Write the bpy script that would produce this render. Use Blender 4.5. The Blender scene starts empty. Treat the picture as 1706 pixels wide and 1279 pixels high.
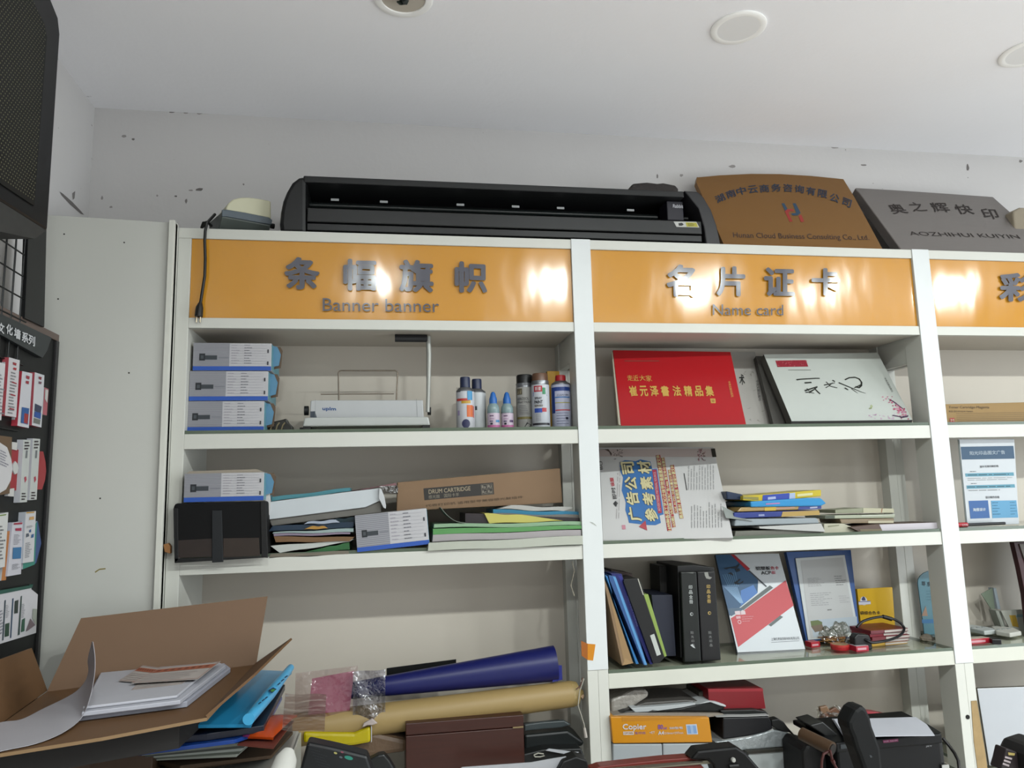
import bpy, bmesh, math, random
from mathutils import Vector, Matrix
random.seed(7)
R = math.radians
scene = bpy.context.scene
COL = scene.collection

# ---------------------------------------------------------------- camera
FPX, YAW, PITCH, ROLL = 1264.17, R(9.4921), R(8.3574), R(-1.5016)
CAM = Vector((0.54237, -2.17512, 1.52851))
cfw = Vector((math.sin(YAW)*math.cos(PITCH), math.cos(YAW)*math.cos(PITCH), math.sin(PITCH)))
crt = Vector((math.cos(YAW), -math.sin(YAW), 0)); cup = crt.cross(cfw)
cr = crt*math.cos(ROLL) + cup*math.sin(ROLL); cu = -crt*math.sin(ROLL) + cup*math.cos(ROLL)
cam_data = bpy.data.cameras.new('camera'); cam = bpy.data.objects.new('camera', cam_data); COL.objects.link(cam)
m3 = Matrix((cr, cu, -cfw)).transposed()
cam.matrix_world = Matrix.Translation(CAM) @ m3.to_4x4()
cam_data.sensor_fit = 'HORIZONTAL'; cam_data.sensor_width = 36.0; cam_data.lens = 36.0*FPX/1706.0
cam_data.clip_start = 0.02
scene.camera = cam
# ---------------------------------------------------------------- world, exposure
w = bpy.data.worlds.new('world'); scene.world = w; w.use_nodes = True
w.node_tree.nodes['Background'].inputs[0].default_value = (0.6, 0.65, 0.7, 1)
w.node_tree.nodes['Background'].inputs[1].default_value = 0.1
scene.view_settings.view_transform = 'Standard'; scene.view_settings.look = 'None'
scene.view_settings.gamma = 1.0; scene.view_settings.use_curve_mapping = False
scene.view_settings.exposure = 0.14
LAMP_W = 40.0            # watts of one lit downlight
LAMP_XS = (0.50, 1.55, 2.50, 3.45, 4.30)
LAMP_YS = (-2.30, -4.0)
DAY_W = 130.0            # daylight through the shop window in the right wall
XL, XR, YB, YF, H = -0.396, 5.2, 0.33, -5.0, 2.816

# ---------------------------------------------------------------- helpers
def lin(h):
    h = h.lstrip('#'); v = [int(h[i:i+2], 16)/255 for i in (0, 2, 4)]
    return [x/12.92 if x <= .04045 else ((x+.055)/1.055)**2.4 for x in v] + [1.0]
_M = {}
GK = 1.0     # reflectance factor of the colours given below
def M(hexc, rough=.5, metal=0.0, var=.05, scale=18, bump=0.0, bscale=60, coat=0.0, stretch=None, spec=.35):
    key = (GK, hexc, rough, metal, var, scale, bump, bscale, coat, stretch, spec)
    if key in _M: return _M[key]
    m = bpy.data.materials.new('surface_' + hexc.strip('#')); m.use_nodes = True
    nt = m.node_tree; b = nt.nodes['Principled BSDF']
    b.inputs['Roughness'].default_value = rough; b.inputs['Metallic'].default_value = metal
    b.inputs['Coat Weight'].default_value = coat; b.inputs['Specular IOR Level'].default_value = spec
    c = [x*GK for x in lin(hexc)[:3]] + [1]
    tc = nt.nodes.new('ShaderNodeTexCoord'); src = tc.outputs['Object']
    if stretch:
        mp = nt.nodes.new('ShaderNodeMapping'); mp.inputs['Scale'].default_value = stretch
        nt.links.new(src, mp.inputs[0]); src = mp.outputs[0]
    n = nt.nodes.new('ShaderNodeTexNoise'); n.inputs['Scale'].default_value = scale; n.inputs['Detail'].default_value = 3
    nt.links.new(src, n.inputs['Vector'])
    mx = nt.nodes.new('ShaderNodeMix'); mx.data_type = 'RGBA'
    nt.links.new(n.outputs['Fac'], mx.inputs['Factor'])
    mx.inputs['A'].default_value = [max(0, x*(1-var)) for x in c[:3]] + [1]
    mx.inputs['B'].default_value = [min(1, x*(1+var)) for x in c[:3]] + [1]
    nt.links.new(mx.outputs['Result'], b.inputs['Base Color'])
    if bump:
        n2 = nt.nodes.new('ShaderNodeTexNoise'); n2.inputs['Scale'].default_value = bscale; n2.inputs['Detail'].default_value = 2
        nt.links.new(src, n2.inputs['Vector'])
        bp = nt.nodes.new('ShaderNodeBump'); bp.inputs['Strength'].default_value = bump; bp.inputs['Distance'].default_value = .01
        nt.links.new(n2.outputs['Fac'], bp.inputs['Height']); nt.links.new(bp.outputs['Normal'], b.inputs['Normal'])
    _M[key] = m; return m
def film(name, tint, gloss=.12, rough=.08, bump=.5, bscale=14, ior=1.5):
    if name in _M: return _M[name]
    m = bpy.data.materials.new(name); m.use_nodes = True; nt = m.node_tree; nt.nodes.clear()
    out = nt.nodes.new('ShaderNodeOutputMaterial'); t = nt.nodes.new('ShaderNodeBsdfTransparent'); t.inputs[0].default_value = lin(tint)
    g = nt.nodes.new('ShaderNodeBsdfGlossy'); g.inputs['Roughness'].default_value = rough; g.inputs['Color'].default_value = (1, 1, 1, 1)
    mix = nt.nodes.new('ShaderNodeMixShader'); fr = nt.nodes.new('ShaderNodeFresnel'); fr.inputs[0].default_value = ior
    ad = nt.nodes.new('ShaderNodeMath'); ad.operation = 'ADD'; ad.inputs[1].default_value = gloss; ad.use_clamp = True
    ge = nt.nodes.new('ShaderNodeNewGeometry'); fx_ = nt.nodes.new('ShaderNodeMath'); fx_.operation = 'SUBTRACT'; fx_.inputs[0].default_value = 1.0
    ml = nt.nodes.new('ShaderNodeMath'); ml.operation = 'MULTIPLY'; nt.links.new(ge.outputs['Backfacing'], fx_.inputs[1])
    nt.links.new(fr.outputs[0], ad.inputs[0]); nt.links.new(ad.outputs[0], ml.inputs[0]); nt.links.new(fx_.outputs[0], ml.inputs[1]); nt.links.new(ml.outputs[0], mix.inputs[0])
    nt.links.new(t.outputs[0], mix.inputs[1]); nt.links.new(g.outputs[0], mix.inputs[2]); nt.links.new(mix.outputs[0], out.inputs[0])
    if bump:
        n = nt.nodes.new('ShaderNodeTexNoise'); n.inputs['Scale'].default_value = bscale; n.inputs['Detail'].default_value = 2
        tc = nt.nodes.new('ShaderNodeTexCoord'); nt.links.new(tc.outputs['Object'], n.inputs['Vector'])
        bp = nt.nodes.new('ShaderNodeBump'); bp.inputs['Strength'].default_value = bump; bp.inputs['Distance'].default_value = .02
        nt.links.new(n.outputs['Fac'], bp.inputs['Height'])
        nt.links.new(bp.outputs[0], g.inputs['Normal']); nt.links.new(bp.outputs[0], fr.inputs['Normal'])
    _M[name] = m; return m

def ray(px, py):
    return cfw + cr*((px-853)/FPX) - cu*((py-639.5)/FPX)
def aty(px, py, y):
    d = ray(px, py); return CAM + d*((y-CAM.y)/d.y)
def atz(px, py, z):
    d = ray(px, py); return CAM + d*((z-CAM.z)/d.z)
def atx(px, py, x):
    d = ray(px, py); return CAM + d*((x-CAM.x)/d.x)

class Frame:
    """a local system on a thing: x to its right, z up its front face, y into its depth"""
    def __init__(s, o, yaw=0, lean=0, roll=0):
        s.o = Vector(o)
        s.R = Matrix.Rotation(R(yaw), 3, 'Z') @ Matrix.Rotation(-R(lean), 3, 'X') @ Matrix.Rotation(-R(roll), 3, 'Y')
        s.M = Matrix.Translation(s.o) @ s.R.to_4x4()
    def uv(s, px, py, dy=0.0):
        n = s.R.col[1]; d = ray(px, py); p = s.o + n*dy
        X = CAM + d*((p-CAM).dot(n)/d.dot(n)); l = s.R.transposed() @ (X-s.o)
        return (l.x, l.z)
    def pts(s, *q, dy=0.0): return [s.uv(a, b, dy) for a, b in q]
    def w(s, x, y, z): return s.M @ Vector((x, y, z))
def fr(px, py, y, z=None, **k):
    o = aty(px, py, y)
    if z is not None: o.z = z
    return Frame(o, **k)
def frz(px, py, z, **k): return Frame(atz(px, py, z), **k)
def hinge(P1, P2, lean=0):
    d = P2-P1; return Frame(P1, yaw=math.degrees(math.atan2(d.y, d.x)), lean=lean, roll=math.degrees(math.atan2(d.z, math.hypot(d.x, d.y))))

class MB:
    def __init__(s): s.v = []; s.f = []; s.m = []
    def add(s, vs, fs, m=0):
        n = len(s.v); s.v += [tuple(v) for v in vs]; s.f += [[i+n for i in f] for f in fs]; s.m += [m]*len(fs); return s
    def box(s, x0, x1, y0, y1, z0, z1, m=0):
        vs = [(x, y, z) for x in (x0, x1) for y in (y0, y1) for z in (z0, z1)]
        return s.add(vs, [(0, 1, 3, 2), (4, 6, 7, 5), (0, 4, 5, 1), (2, 3, 7, 6), (0, 2, 6, 4), (1, 5, 7, 3)], m)
    def prism(s, p, y0, y1, m=0, mside=None):
        n = len(p); vs = [(x, y0, z) for x, z in p] + [(x, y1, z) for x, z in p]
        s.add(vs, [list(range(n)), list(range(2*n-1, n-1, -1))], m)
        k = len(s.v)-2*n; mside = m if mside is None else mside
        for i in range(n):
            j = (i+1) % n; s.f.append([k+i, k+j, k+n+j, k+n+i]); s.m.append(mside)
        return s
    def prismx(s, p, x0, x1, m=0):
        n = len(p); vs = [(x0, y, z) for y, z in p] + [(x1, y, z) for y, z in p]
        return s.add(vs, [list(range(n)), list(range(2*n-1, n-1, -1))] + [[i, (i+1) % n, n+(i+1) % n, n+i] for i in range(n)], m)
    def lathe(s, prof, seg=28, cx=0, cy=0, mats=None):
        n = len(prof); vs = []
        for r_, z in prof:
            for k in range(seg):
                a = 2*math.pi*k/seg; vs.append((cx+r_*math.sin(a), cy-r_*math.cos(a), z))
        b = len(s.v); s.v += vs
        for i in range(n-1):
            for k in range(seg):
                l = (k+1) % seg
                s.f.append([b+i*seg+k, b+i*seg+l, b+(i+1)*seg+l, b+(i+1)*seg+k]); s.m.append(mats[i] if mats else 0)
        for i in (0, n-1):
            if prof[i][0] > 1e-6:
                s.f.append([b+i*seg+k for k in range(seg)]); s.m.append(mats[min(i, n-2)] if mats else 0)
        return s
    def tube(s, path, r, seg=10, m=0, caps=True):
        P = [Vector(p) for p in path]; n = len(P); b = len(s.v)
        rr = r if isinstance(r, (list, tuple)) else [r]*n; prev = None
        for i in range(n):
            t = (P[min(i+1, n-1)]-P[max(i-1, 0)]).normalized()
            if prev is None:
                a = Vector((0, 0, 1)) if abs(t.z) < .9 else Vector((1, 0, 0)); nn = (a - t*a.dot(t)).normalized()
            else: nn = (prev - t*prev.dot(t)).normalized()
            prev = nn; bb = t.cross(nn)
            for k in range(seg):
                a = 2*math.pi*k/seg; s.v.append(tuple(P[i] + (nn*math.cos(a)+bb*math.sin(a))*rr[i]))
        for i in range(n-1):
            for k in range(seg):
                l = (k+1) % seg; s.f.append([b+i*seg+k, b+i*seg+l, b+(i+1)*seg+l, b+(i+1)*seg+k]); s.m.append(m)
        if caps:
            s.f.append([b+k for k in range(seg)]); s.m.append(m)
            s.f.append([b+(n-1)*seg+k for k in range(seg)]); s.m.append(m)
        return s
    def sheet(s, fn, nu, nv, th=.0006, m=0):
        b = len(s.v); g = [[Vector(fn(i/nu, j/nv)) for j in range(nv+1)] for i in range(nu+1)]
        off = []
        for i in range(nu+1):
            for j in range(nv+1):
                du = g[min(i+1, nu)][j]-g[max(i-1, 0)][j]; dv = g[i][min(j+1, nv)]-g[i][max(j-1, 0)]
                n = du.cross(dv); n = n.normalized() if n.length > 1e-12 else Vector((0, 0, 1)); off.append(g[i][j]-n*th)
        flat = [v for row in g for v in row]; N = len(flat); W = nv+1
        s.v += [tuple(v) for v in flat] + [tuple(v) for v in off]
        for i in range(nu):
            for j in range(nv):
                q = [i*W+j, (i+1)*W+j, (i+1)*W+j+1, i*W+j+1]
                s.f.append([b+k for k in q]); s.m.append(m); s.f.append([b+N+k for k in reversed(q)]); s.m.append(m)
        rim = [i*W for i in range(nu+1)] + [nu*W+j for j in range(1, nv+1)] + [i*W+nv for i in range(nu-1, -1, -1)] + [j for j in range(nv-1, 0, -1)]
        for k in range(len(rim)):
            a, c = rim[k], rim[(k+1) % len(rim)]; s.f.append([b+a, b+N+a, b+N+c, b+c]); s.m.append(m)
        return s
    def mesh(s, name, mats, smooth=None, fix=True):
        me = bpy.data.meshes.new(name); me.from_pydata(s.v, [], s.f)
        for m in (mats if isinstance(mats, (list, tuple)) else [mats]): me.materials.append(m)
        me.polygons.foreach_set('material_index', s.m)
        if fix:
            bm = bmesh.new(); bm.from_mesh(me); bmesh.ops.recalc_face_normals(bm, faces=bm.faces); bm.to_mesh(me); bm.free()
        if smooth:
            me.polygons.foreach_set('use_smooth', [True]*len(me.polygons)); me.set_sharp_from_angle(angle=R(smooth))
        me.update(); return me
    def build(s, name, mats, parent=None, bevel=0, smooth=None, frame=None, fix=True):
        o = bpy.data.objects.new(name, s.mesh(name, mats, smooth, fix)); COL.objects.link(o)
        if parent is not None: o.parent = parent
        if frame is not None: o.matrix_world = frame.M
        if bevel:
            b = o.modifiers.new('edge', 'BEVEL'); b.width = bevel; b.segments = 2; b.limit_method = 'ANGLE'; b.angle_limit = R(40)
        return o
def tag(o, label, cat, group=None):
    o['label'] = label; o['category'] = cat
    if group: o['group'] = group
    return o
def struct(o): o['kind'] = 'structure'; return o
def thing(name, label, cat, F, group=None):
    o = bpy.data.objects.new(name, None); COL.objects.link(o); o.empty_display_size = .05
    o.matrix_world = F.M if isinstance(F, Frame) else Matrix.Translation(Vector(F))
    return tag(o, label, cat, group)

_T = {}
def glyphs(txt, bold):
    k = (txt, bold)
    if k not in _T:
        c = bpy.data.curves.new('lettering', 'FONT'); c.body = txt; c.offset = bold; c.resolution_u = 3
        o = bpy.data.objects.new('lettering', c); COL.objects.link(o)
        me = o.to_mesh(); v = [(p.co.x, p.co.y) for p in me.vertices]; f = [list(p.vertices) for p in me.polygons]
        o.to_mesh_clear(); bpy.data.objects.remove(o); bpy.data.curves.remove(c)
        xs = [p[0] for p in v] or [0, 1]; ys = [p[1] for p in v] or [0, 1]
        x0, y0, dx, dy = min(xs), min(ys), max(max(xs)-min(xs), 1e-6), max(max(ys)-min(ys), 1e-6)
        _T[k] = ([((x-x0)/dx, (y-y0)/dy) for x, y in v], f)
    return _T[k]
class Print:
    """printing on the front face of a thing"""
    def __init__(s, F, wrap=None, dy=0.0): s.F = F; s.v = []; s.f = []; s.m = []; s.cols = []; s.wrap = wrap; s.dy = dy; s.n = 0
    def ci(s, c):
        if c not in s.cols: s.cols.append(c)
        return s.cols.index(c)
    def put(s, pts, faces, col, layer):
        s.n += 1; n = len(s.v); e = .00035*layer + .0002 + 3e-6*min(s.n, 60)
        for x, z in pts:
            if s.wrap: a = x/s.wrap; s.v.append(((s.wrap+e)*math.sin(a), -(s.wrap+e)*math.cos(a), z))
            else: s.v.append((x, -e+s.dy, z))
        s.f += [[i+n for i in f] for f in faces]; s.m += [s.ci(col)]*len(faces)
    def P(s, pts): return [s.F.uv(a, b, s.dy) for a, b in pts]
    def poly(s, pts, col, layer=1): s.put(pts, [list(range(len(pts)))], col, layer); return s
    def q(s, px, col, layer=1): return s.poly(s.P(px), col, layer)
    def rect(s, x0, x1, z0, z1, col, layer=1):
        n = 12 if s.wrap else 1
        for i in range(n):
            a, b = x0+(x1-x0)*i/n, x0+(x1-x0)*(i+1)/n
            s.put([(a, z0), (b, z0), (b, z1), (a, z1)], [[0, 1, 2, 3]], col, layer)
        return s
    def disc(s, x, z, rx, rz, col, layer=1, n=20):
        if s.wrap:
            xs = [x+rx*math.cos(math.pi*(1-i/n)) for i in range(n+1)]; hs = [rz*math.sin(math.pi*i/n) for i in range(n+1)]
            s.put([(a, z-h) for a, h in zip(xs, hs)] + [(a, z+h) for a, h in zip(xs, hs)], [[i, i+1, n+2+i, n+1+i] for i in range(n)], col, layer); return s
        return s.poly([(x+rx*math.cos(2*math.pi*i/n), z+rz*math.sin(2*math.pi*i/n)) for i in range(n)], col, layer)
    def aff(s, txt, tl, tr, bl, col, layer=2, bold=0.0):
        v, f = glyphs(txt, 0); tl, tr, bl = Vector(tl), Vector(tr), Vector(bl); ex = tr-tl; ey = tl-bl
        n = max(1, len(txt))
        for k, (da, db) in enumerate(((0, 0), (bold, 0), (-bold, 0), (0, bold), (0, -bold), (bold*.7, bold*.7), (-bold*.7, bold*.7), (bold*.7, -bold*.7), (-bold*.7, -bold*.7)) if bold else ((0, 0),)):
            s.put([tuple(bl+ex*(a*(1-2*bold/n)+bold/n+da/n)+ey*(b*(1-2*bold)+bold+db)) for a, b in v], f, col, layer+.12*k)
        return s
    def t(s, txt, tl, tr, bl, col, layer=2, bold=0.0):
        return s.aff(txt, *s.P([tl, tr, bl]), col, layer, bold)
    def tb(s, txt, x0, x1, z0, z1, col, layer=2, bold=0.0): return s.aff(txt, (x0, z1), (x1, z1), (x0, z0), col, layer, bold)
    def lines(s, tl, tr, bl, n, col, layer=2, fill=.45, px=True, seed=1, full=False):
        if px: tl, tr, bl = s.P([tl, tr, bl])
        tl, tr, bl = Vector(tl), Vector(tr), Vector(bl); ex = tr-tl; ey = bl-tl; rg = random.Random(seed)
        for i in range(n):
            a = ey*((i+.2)/n); b = ey*((i+.2+fill)/n); x = 0.0; end = 1.0 if full else rg.uniform(.6, 1)
            while x < end:
                l = end if full else min(end, x+rg.uniform(.08, .3)); p = [tl+ex*x+b, tl+ex*l+b, tl+ex*l+a, tl+ex*x+a]
                s.put([tuple(k) for k in p], [[0, 1, 2, 3]], col, layer); x = l+.03
        return s
    def build(s, parent, name='print', rough=.5, label=None):
        mb = MB(); mb.v, mb.f, mb.m = s.v, s.f, s.m
        o = mb.build(name, [M(c, rough, var=.02) if isinstance(c, str) else c for c in s.cols], parent, fix=False)
        if label: o['label'] = label
        return o
def plane_quad(F, pxs, y0, y1, mats, name, parent=None, bevel=0, mside=None, dy=0.0):
    return MB().prism(F.pts(*pxs, dy=dy), y0, y1, 0, mside).build(name, mats, parent, bevel, frame=None if parent else F)
def slab(name, label, cat, z, px, th, mat, bevel=0, group=None):
    """a flat thing lying with its upper face at height z, outline given by its corners"""
    F = frz(*px[0], z, lean=90)
    o = MB().prism(F.pts(*px), 0, th).build(name, mat, None, bevel, frame=F); return tag(o, label, cat, group)

# ---------------------------------------------------------------- the room
def plaster(name, hexc, specks):
    m = M(hexc, .85, var=.03, scale=2.2, bump=.08, bscale=35).copy(); m.name = name; nt = m.node_tree; b = nt.nodes['Principled BSDF']
    tc = nt.nodes.new('ShaderNodeTexCoord'); mp = nt.nodes.new('ShaderNodeMapping'); mp.inputs['Scale'].default_value = (1, 1, 1.8)
    wob = nt.nodes.new('ShaderNodeTexNoise'); wob.inputs['Scale'].default_value = 40
    vo = nt.nodes.new('ShaderNodeTexVoronoi'); vo.inputs['Scale'].default_value = specks
    mixv = nt.nodes.new('ShaderNodeMix'); mixv.data_type = 'RGBA'; mixv.inputs['Factor'].default_value = .035
    nt.links.new(tc.outputs['Object'], mp.inputs[0]); nt.links.new(mp.outputs[0], wob.inputs['Vector'])
    nt.links.new(mp.outputs[0], mixv.inputs['A']); nt.links.new(wob.outputs['Color'], mixv.inputs['B']); nt.links.new(mixv.outputs['Result'], vo.inputs['Vector'])
    rmp = nt.nodes.new('ShaderNodeValToRGB'); rmp.color_ramp.elements[0].position = .02; rmp.color_ramp.elements[0].color = (1, 1, 1, 1)
    rmp.color_ramp.elements[1].position = .045; rmp.color_ramp.elements[1].color = (0, 0, 0, 1)
    nt.links.new(vo.outputs['Distance'], rmp.inputs[0])
    big = nt.nodes.new('ShaderNodeTexNoise'); big.inputs['Scale'].default_value = 1.7; nt.links.new(tc.outputs['Object'], big.inputs['Vector'])
    r2 = nt.nodes.new('ShaderNodeValToRGB'); r2.color_ramp.elements[0].position = .44; r2.color_ramp.elements[1].position = .55
    nt.links.new(big.outputs['Fac'], r2.inputs[0])
    mul = nt.nodes.new('ShaderNodeMath'); mul.operation = 'MULTIPLY'; nt.links.new(rmp.outputs[0], mul.inputs[0]); nt.links.new(r2.outputs[0], mul.inputs[1])
    mx = nt.nodes.new('ShaderNodeMix'); mx.data_type = 'RGBA'; old = b.inputs['Base Color'].links[0].from_socket
    nt.links.new(mul.outputs[0], mx.inputs['Factor']); nt.links.new(old, mx.inputs['A']); mx.inputs['B'].default_value = lin('#55504C')
    nt.links.new(mx.outputs['Result'], b.inputs['Base Color']); return m
wallm = plaster('wall_plaster', '#C3C1C0', 11.0); ceilm = plaster('ceiling_plaster', '#F0F0F3', 3.0)
def wall(name, x0, x1, y0, y1, z0, z1, mat): return struct(MB().box(x0, x1, y0, y1, z0, z1).build(name, mat))
wall('wall_back', XL-.12, XR+.12, YB, YB+.12, 0, H, wallm)
wall('wall_left', XL-.12, XL, YF, YB, 0, H, wallm)
for k, (y0, y1, z0, z1) in enumerate(((YF, -4.2, 0, H), (-1.4, YB, 0, H), (-4.2, -1.4, 2.4, H))): wall('wall_right' + ('', '.001', '.002')[k], XR, XR+.12, y0, y1, z0, z1, wallm)
g = MB()
for y in (-4.2, -2.82, -1.46): g.box(XR, XR+.08, y, y+.06, 0, 2.4)
g.box(XR, XR+.08, -4.2, -1.4, 2.34, 2.4).box(XR, XR+.08, -4.2, -1.4, 0, .1)
struct(g.build('window_1', M('#5A5C60', .4)))
l = bpy.data.lights.new('daylight', 'AREA'); l.shape = 'RECTANGLE'; l.size = 2.6; l.size_y = 2.2; l.energy = DAY_W; l.color = (.88, .95, 1)
o = bpy.data.objects.new('daylight', l); COL.objects.link(o); o.matrix_world = Matrix.Translation((XR+.1, -2.8, 1.2)) @ Matrix.Rotation(R(90), 4, 'Y')
wall('wall_front', XL-.12, XR+.12, YF-.12, YF, 0, H, wallm)
wall('ceiling', XL-.12, XR+.12, YF-.12, YB+.12, H, H+.1, ceilm)
wall('floor', XL-.12, XR+.12, YF-.12, YB+.12, -.1, 0, M('#B0ABA6', .4, var=.1, scale=3))

# scuffs and stains on the plaster above the shelving
Fw = Frame((0, YB, 0)); pr = Print(Fw); rg = random.Random(12)
for x, y, a, b in ((207, 227, 5, 3), (222, 232, 3, 2), (332, 316, 8, 3), (318, 317, 5, 2), (310, 335, 3, 5), (406, 307, 2, 2), (262, 326, 2, 2), (293, 327, 3, 2), (1390, 246, 8, 2), (1438, 275, 6, 2), (1135, 292, 4, 3), (1612, 280, 3, 8), (1220, 277, 7, 3), (286, 187, 7, 2), (310, 188, 6, 2), (332, 189, 6, 2), (1700, 268, 4, 3), (1095, 294, 2, 4), (170, 330, 2, 4), (185, 345, 3, 2)):
    n = 8; pts = [(x+a*math.cos(k*.785)*rg.uniform(.5, 1.1), y+b*math.sin(k*.785)*rg.uniform(.5, 1.1)) for k in range(n)]; pr.q(pts, rg.choice(['#8E8A88', '#7A7674', '#6A6664']), 1)
pr.build(bpy.data.objects['wall_back'], 'scuff_mark', .9).matrix_world = Fw.M
Fw = Frame((XL, 0, 0), yaw=90); pr = Print(Fw)
pr.q([(99, 319), (104, 322), (120, 336), (135, 352), (140, 358), (134, 356), (116, 340), (102, 325)], '#6A6664', 1); pr.q([(120, 322), (125, 318), (124, 330), (121, 333)], '#7A7674', 1)
pr.build(bpy.data.objects['wall_left'], 'scuff_mark', .9).matrix_world = Fw.M
# ---------------------------------------------------------------- ceiling downlights
whitem = M('#F6F6F4', .4, var=.02)
def downlight(x, y, label, group=None, lit=False, broken=False):
    t = thing('downlight', label, 'ceiling light', (x, y, H), group)
    MB().lathe([(.057, .0), (.058, -.004), (.072, -.006), (.077, -.003), (.077, 0)], 40).build('trim_ring', whitem, t, smooth=50)
    if broken:
        MB().lathe([(.057, -.001), (.05, -.0008), (0, -.0005)], 40).build('hole_cover', M('#B9B2A6', .6), t, smooth=40)
        d = MB().tube([(.0, .0, -.001), (.004, -.006, -.012), (.001, -.02, -.018), (.007, -.034, -.028)], [.012, .01, .007, .002], 6)
        d.tube([(.004, .01, -.001), (-.008, .0, -.014), (-.016, -.012, -.02)], [.009, .006, .002], 6).build('torn_wire_cap', M('#16201A', .5), t)
    else:
        MB().lathe([(.058, -.004), (.05, -.0015), (.03, -.001), (0, -.001)], 40).build('diffuser', M('#E6E6E6', .55, var=.01), t, smooth=30)
    if lit:
        l = bpy.data.lights.new('downlight_glow', 'AREA'); l.shape = 'DISK'; l.size = .14; l.energy = LAMP_W*(.55 if x < 1 else 1)*(.2 if y < -3 else 1); l.color = (.94, 1, .98)
        o = bpy.data.objects.new('downlight_glow', l); COL.objects.link(o); o.parent = t; o.location = (0, 0, -.0065)
    return t
p = atz(672, -3, H); downlight(p.x, p.y, 'broken round ceiling downlight with dark torn wire cap in its hole', broken=True)
p = atz(1230, 46, H); downlight(p.x, p.y, 'unlit white round downlight in the ceiling above the gold plaque')
p = atz(1712, 88, H); downlight(p.x, p.y, 'unlit white round downlight cut by the right edge of the photo')
for y in LAMP_YS:
    for x in LAMP_XS: downlight(x, y, 'lit white round downlight in the ceiling behind the viewer', 'lit ceiling downlights', lit=True)

# ---------------------------------------------------------------- shelving
paint = M('#B2B2AB', .38, var=.03, scale=5); paint_in = M('#B2ABA0', .5, var=.03, scale=4); cream = M('#B0B0A6', .5, var=.06, scale=9)
brownboard = M('#8A7450', .8, var=.3, scale=30)
glass_top = film('shelf_glass', '#F3F4F0', .0, .03, 0, ior=1.3); glass_edge = M('#4A5447', .2, var=.1)
DEPTH = .27; GT = .0095
Z = dict(top=2.30, o1=2.2703, o2=2.0409, r0=2.0118)
S1 = (1.7165, 1.6755); S2 = (1.3815, 1.342); S3 = (1.0223, .9812); S4 = (.66, .62)
def wavy(hexc):
    m = M(hexc, .12, var=.05, scale=3, coat=0.0).copy(); m.name = 'laminated_sign_' + hexc.strip('#'); nt = m.node_tree; b = nt.nodes['Principled BSDF']
    b.inputs['Specular IOR Level'].default_value = .6
    tc = nt.nodes.new('ShaderNodeTexCoord'); mp = nt.nodes.new('ShaderNodeMapping'); mp.inputs['Scale'].default_value = (4.5, 1, 1.6)
    n = nt.nodes.new('ShaderNodeTexNoise'); n.inputs['Scale'].default_value = 1.0; n.inputs['Detail'].default_value = 2.5
    bp = nt.nodes.new('ShaderNodeBump'); bp.inputs['Strength'].default_value = .5; bp.inputs['Distance'].default_value = .012
    nt.links.new(tc.outputs['Object'], mp.inputs[0]); nt.links.new(mp.outputs[0], n.inputs['Vector']); nt.links.new(n.outputs['Fac'], bp.inputs['Height'])
    nt.links.new(bp.outputs[0], b.inputs['Normal']); return m
sign_face = wavy('#AE7A26'); sign_ink = wavy('#47474F')
def unit(xl, xr, xo0, xo1, label, shelves, texts, cover=None, solid_left=False):
    """one shelving unit: outer sides xl..xr, opening xo0..xo1"""
    t = thing('shelving_unit', label, 'shelf', ((xl+xr)/2, 0, 0)); ox = (xl+xr)/2
    for a, b, solid in ((xl, xo0, solid_left), (xo1, xr, False)):
        a, b = a-ox, b-ox; g = MB()
        if solid: g.box(a, b, 0, DEPTH, 0, 2.27)
        else:
            g.box(a, b, 0, .077, 0, 2.27); g.box(a, b, .226, DEPTH, 0, 2.27)
            g.box(a+.004, b-.004, .07, .23, 1.93, 2.27)
        g.build('side_panel', paint if b < 0 or cover else cream, t, .0012)
    a, b = xo0-ox, xo1-ox
    MB().box(xl-ox, xr-ox, 0, DEPTH, Z['o1'], Z['top']).build('top_board', paint, t, .001)
    MB().box(a, b, .0, .02, Z['r0'], Z['o2']).build('sign_rail', paint, t, .001)
    MB().box(a, b, .012, DEPTH, Z['r0']+.004, Z['r0']+.02).build('inner_top_board', paint_in, t)
    MB().box(xl-ox+.004, xr-ox-.004, DEPTH, DEPTH+.012, 0, Z['top']-.03).build('back_panel', paint_in, t)
    sp = MB().box(a+.0005, b-.0005, .006, .012, Z['o2'], Z['o1']).build('sign_panel', sign_face, t)
    F = Frame((ox, .006, 0)); pr = Print(F)
    for s, tl, tr, bl, bold in texts: pr.t(s, tl, tr, bl, sign_ink, 2, bold)
    o = pr.build(sp, 'lettering')
    for zt, zb in shelves:
        g = MB().box(a, b, 0, .022, zb, zt).box(a, b, .022, DEPTH, zt-.02, zt)
        sh = g.build('shelf', paint if zt > 1.1 else cream, t, .001)
        gl = MB().box(a+.001, b-.001, .001, DEPTH-.002, zt+.0002, zt+GT)
        gl.m = [1, 1, 1, 0, 0, 0] if False else [1 if i in (0, 1, 2, 3) else 0 for i in range(6)]
        gl.build('glass_sheet', [glass_top, glass_edge], sh)
    if cover:
        x0, x1, zc, lab = cover
        o = MB().box((x0-x1)/2, (x1-x0)/2, -.003, -.0002, 0, Z['top']+.001-zc).build('cover_strip', M('#B9BCBC', .35, var=.02), None, .0008, frame=Frame(((x0+x1)/2, 0, zc)))
        tag(o, lab, 'trim strip')
    return t
XU = (-.0346, 1.1304, 2.2892, 3.47)
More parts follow.
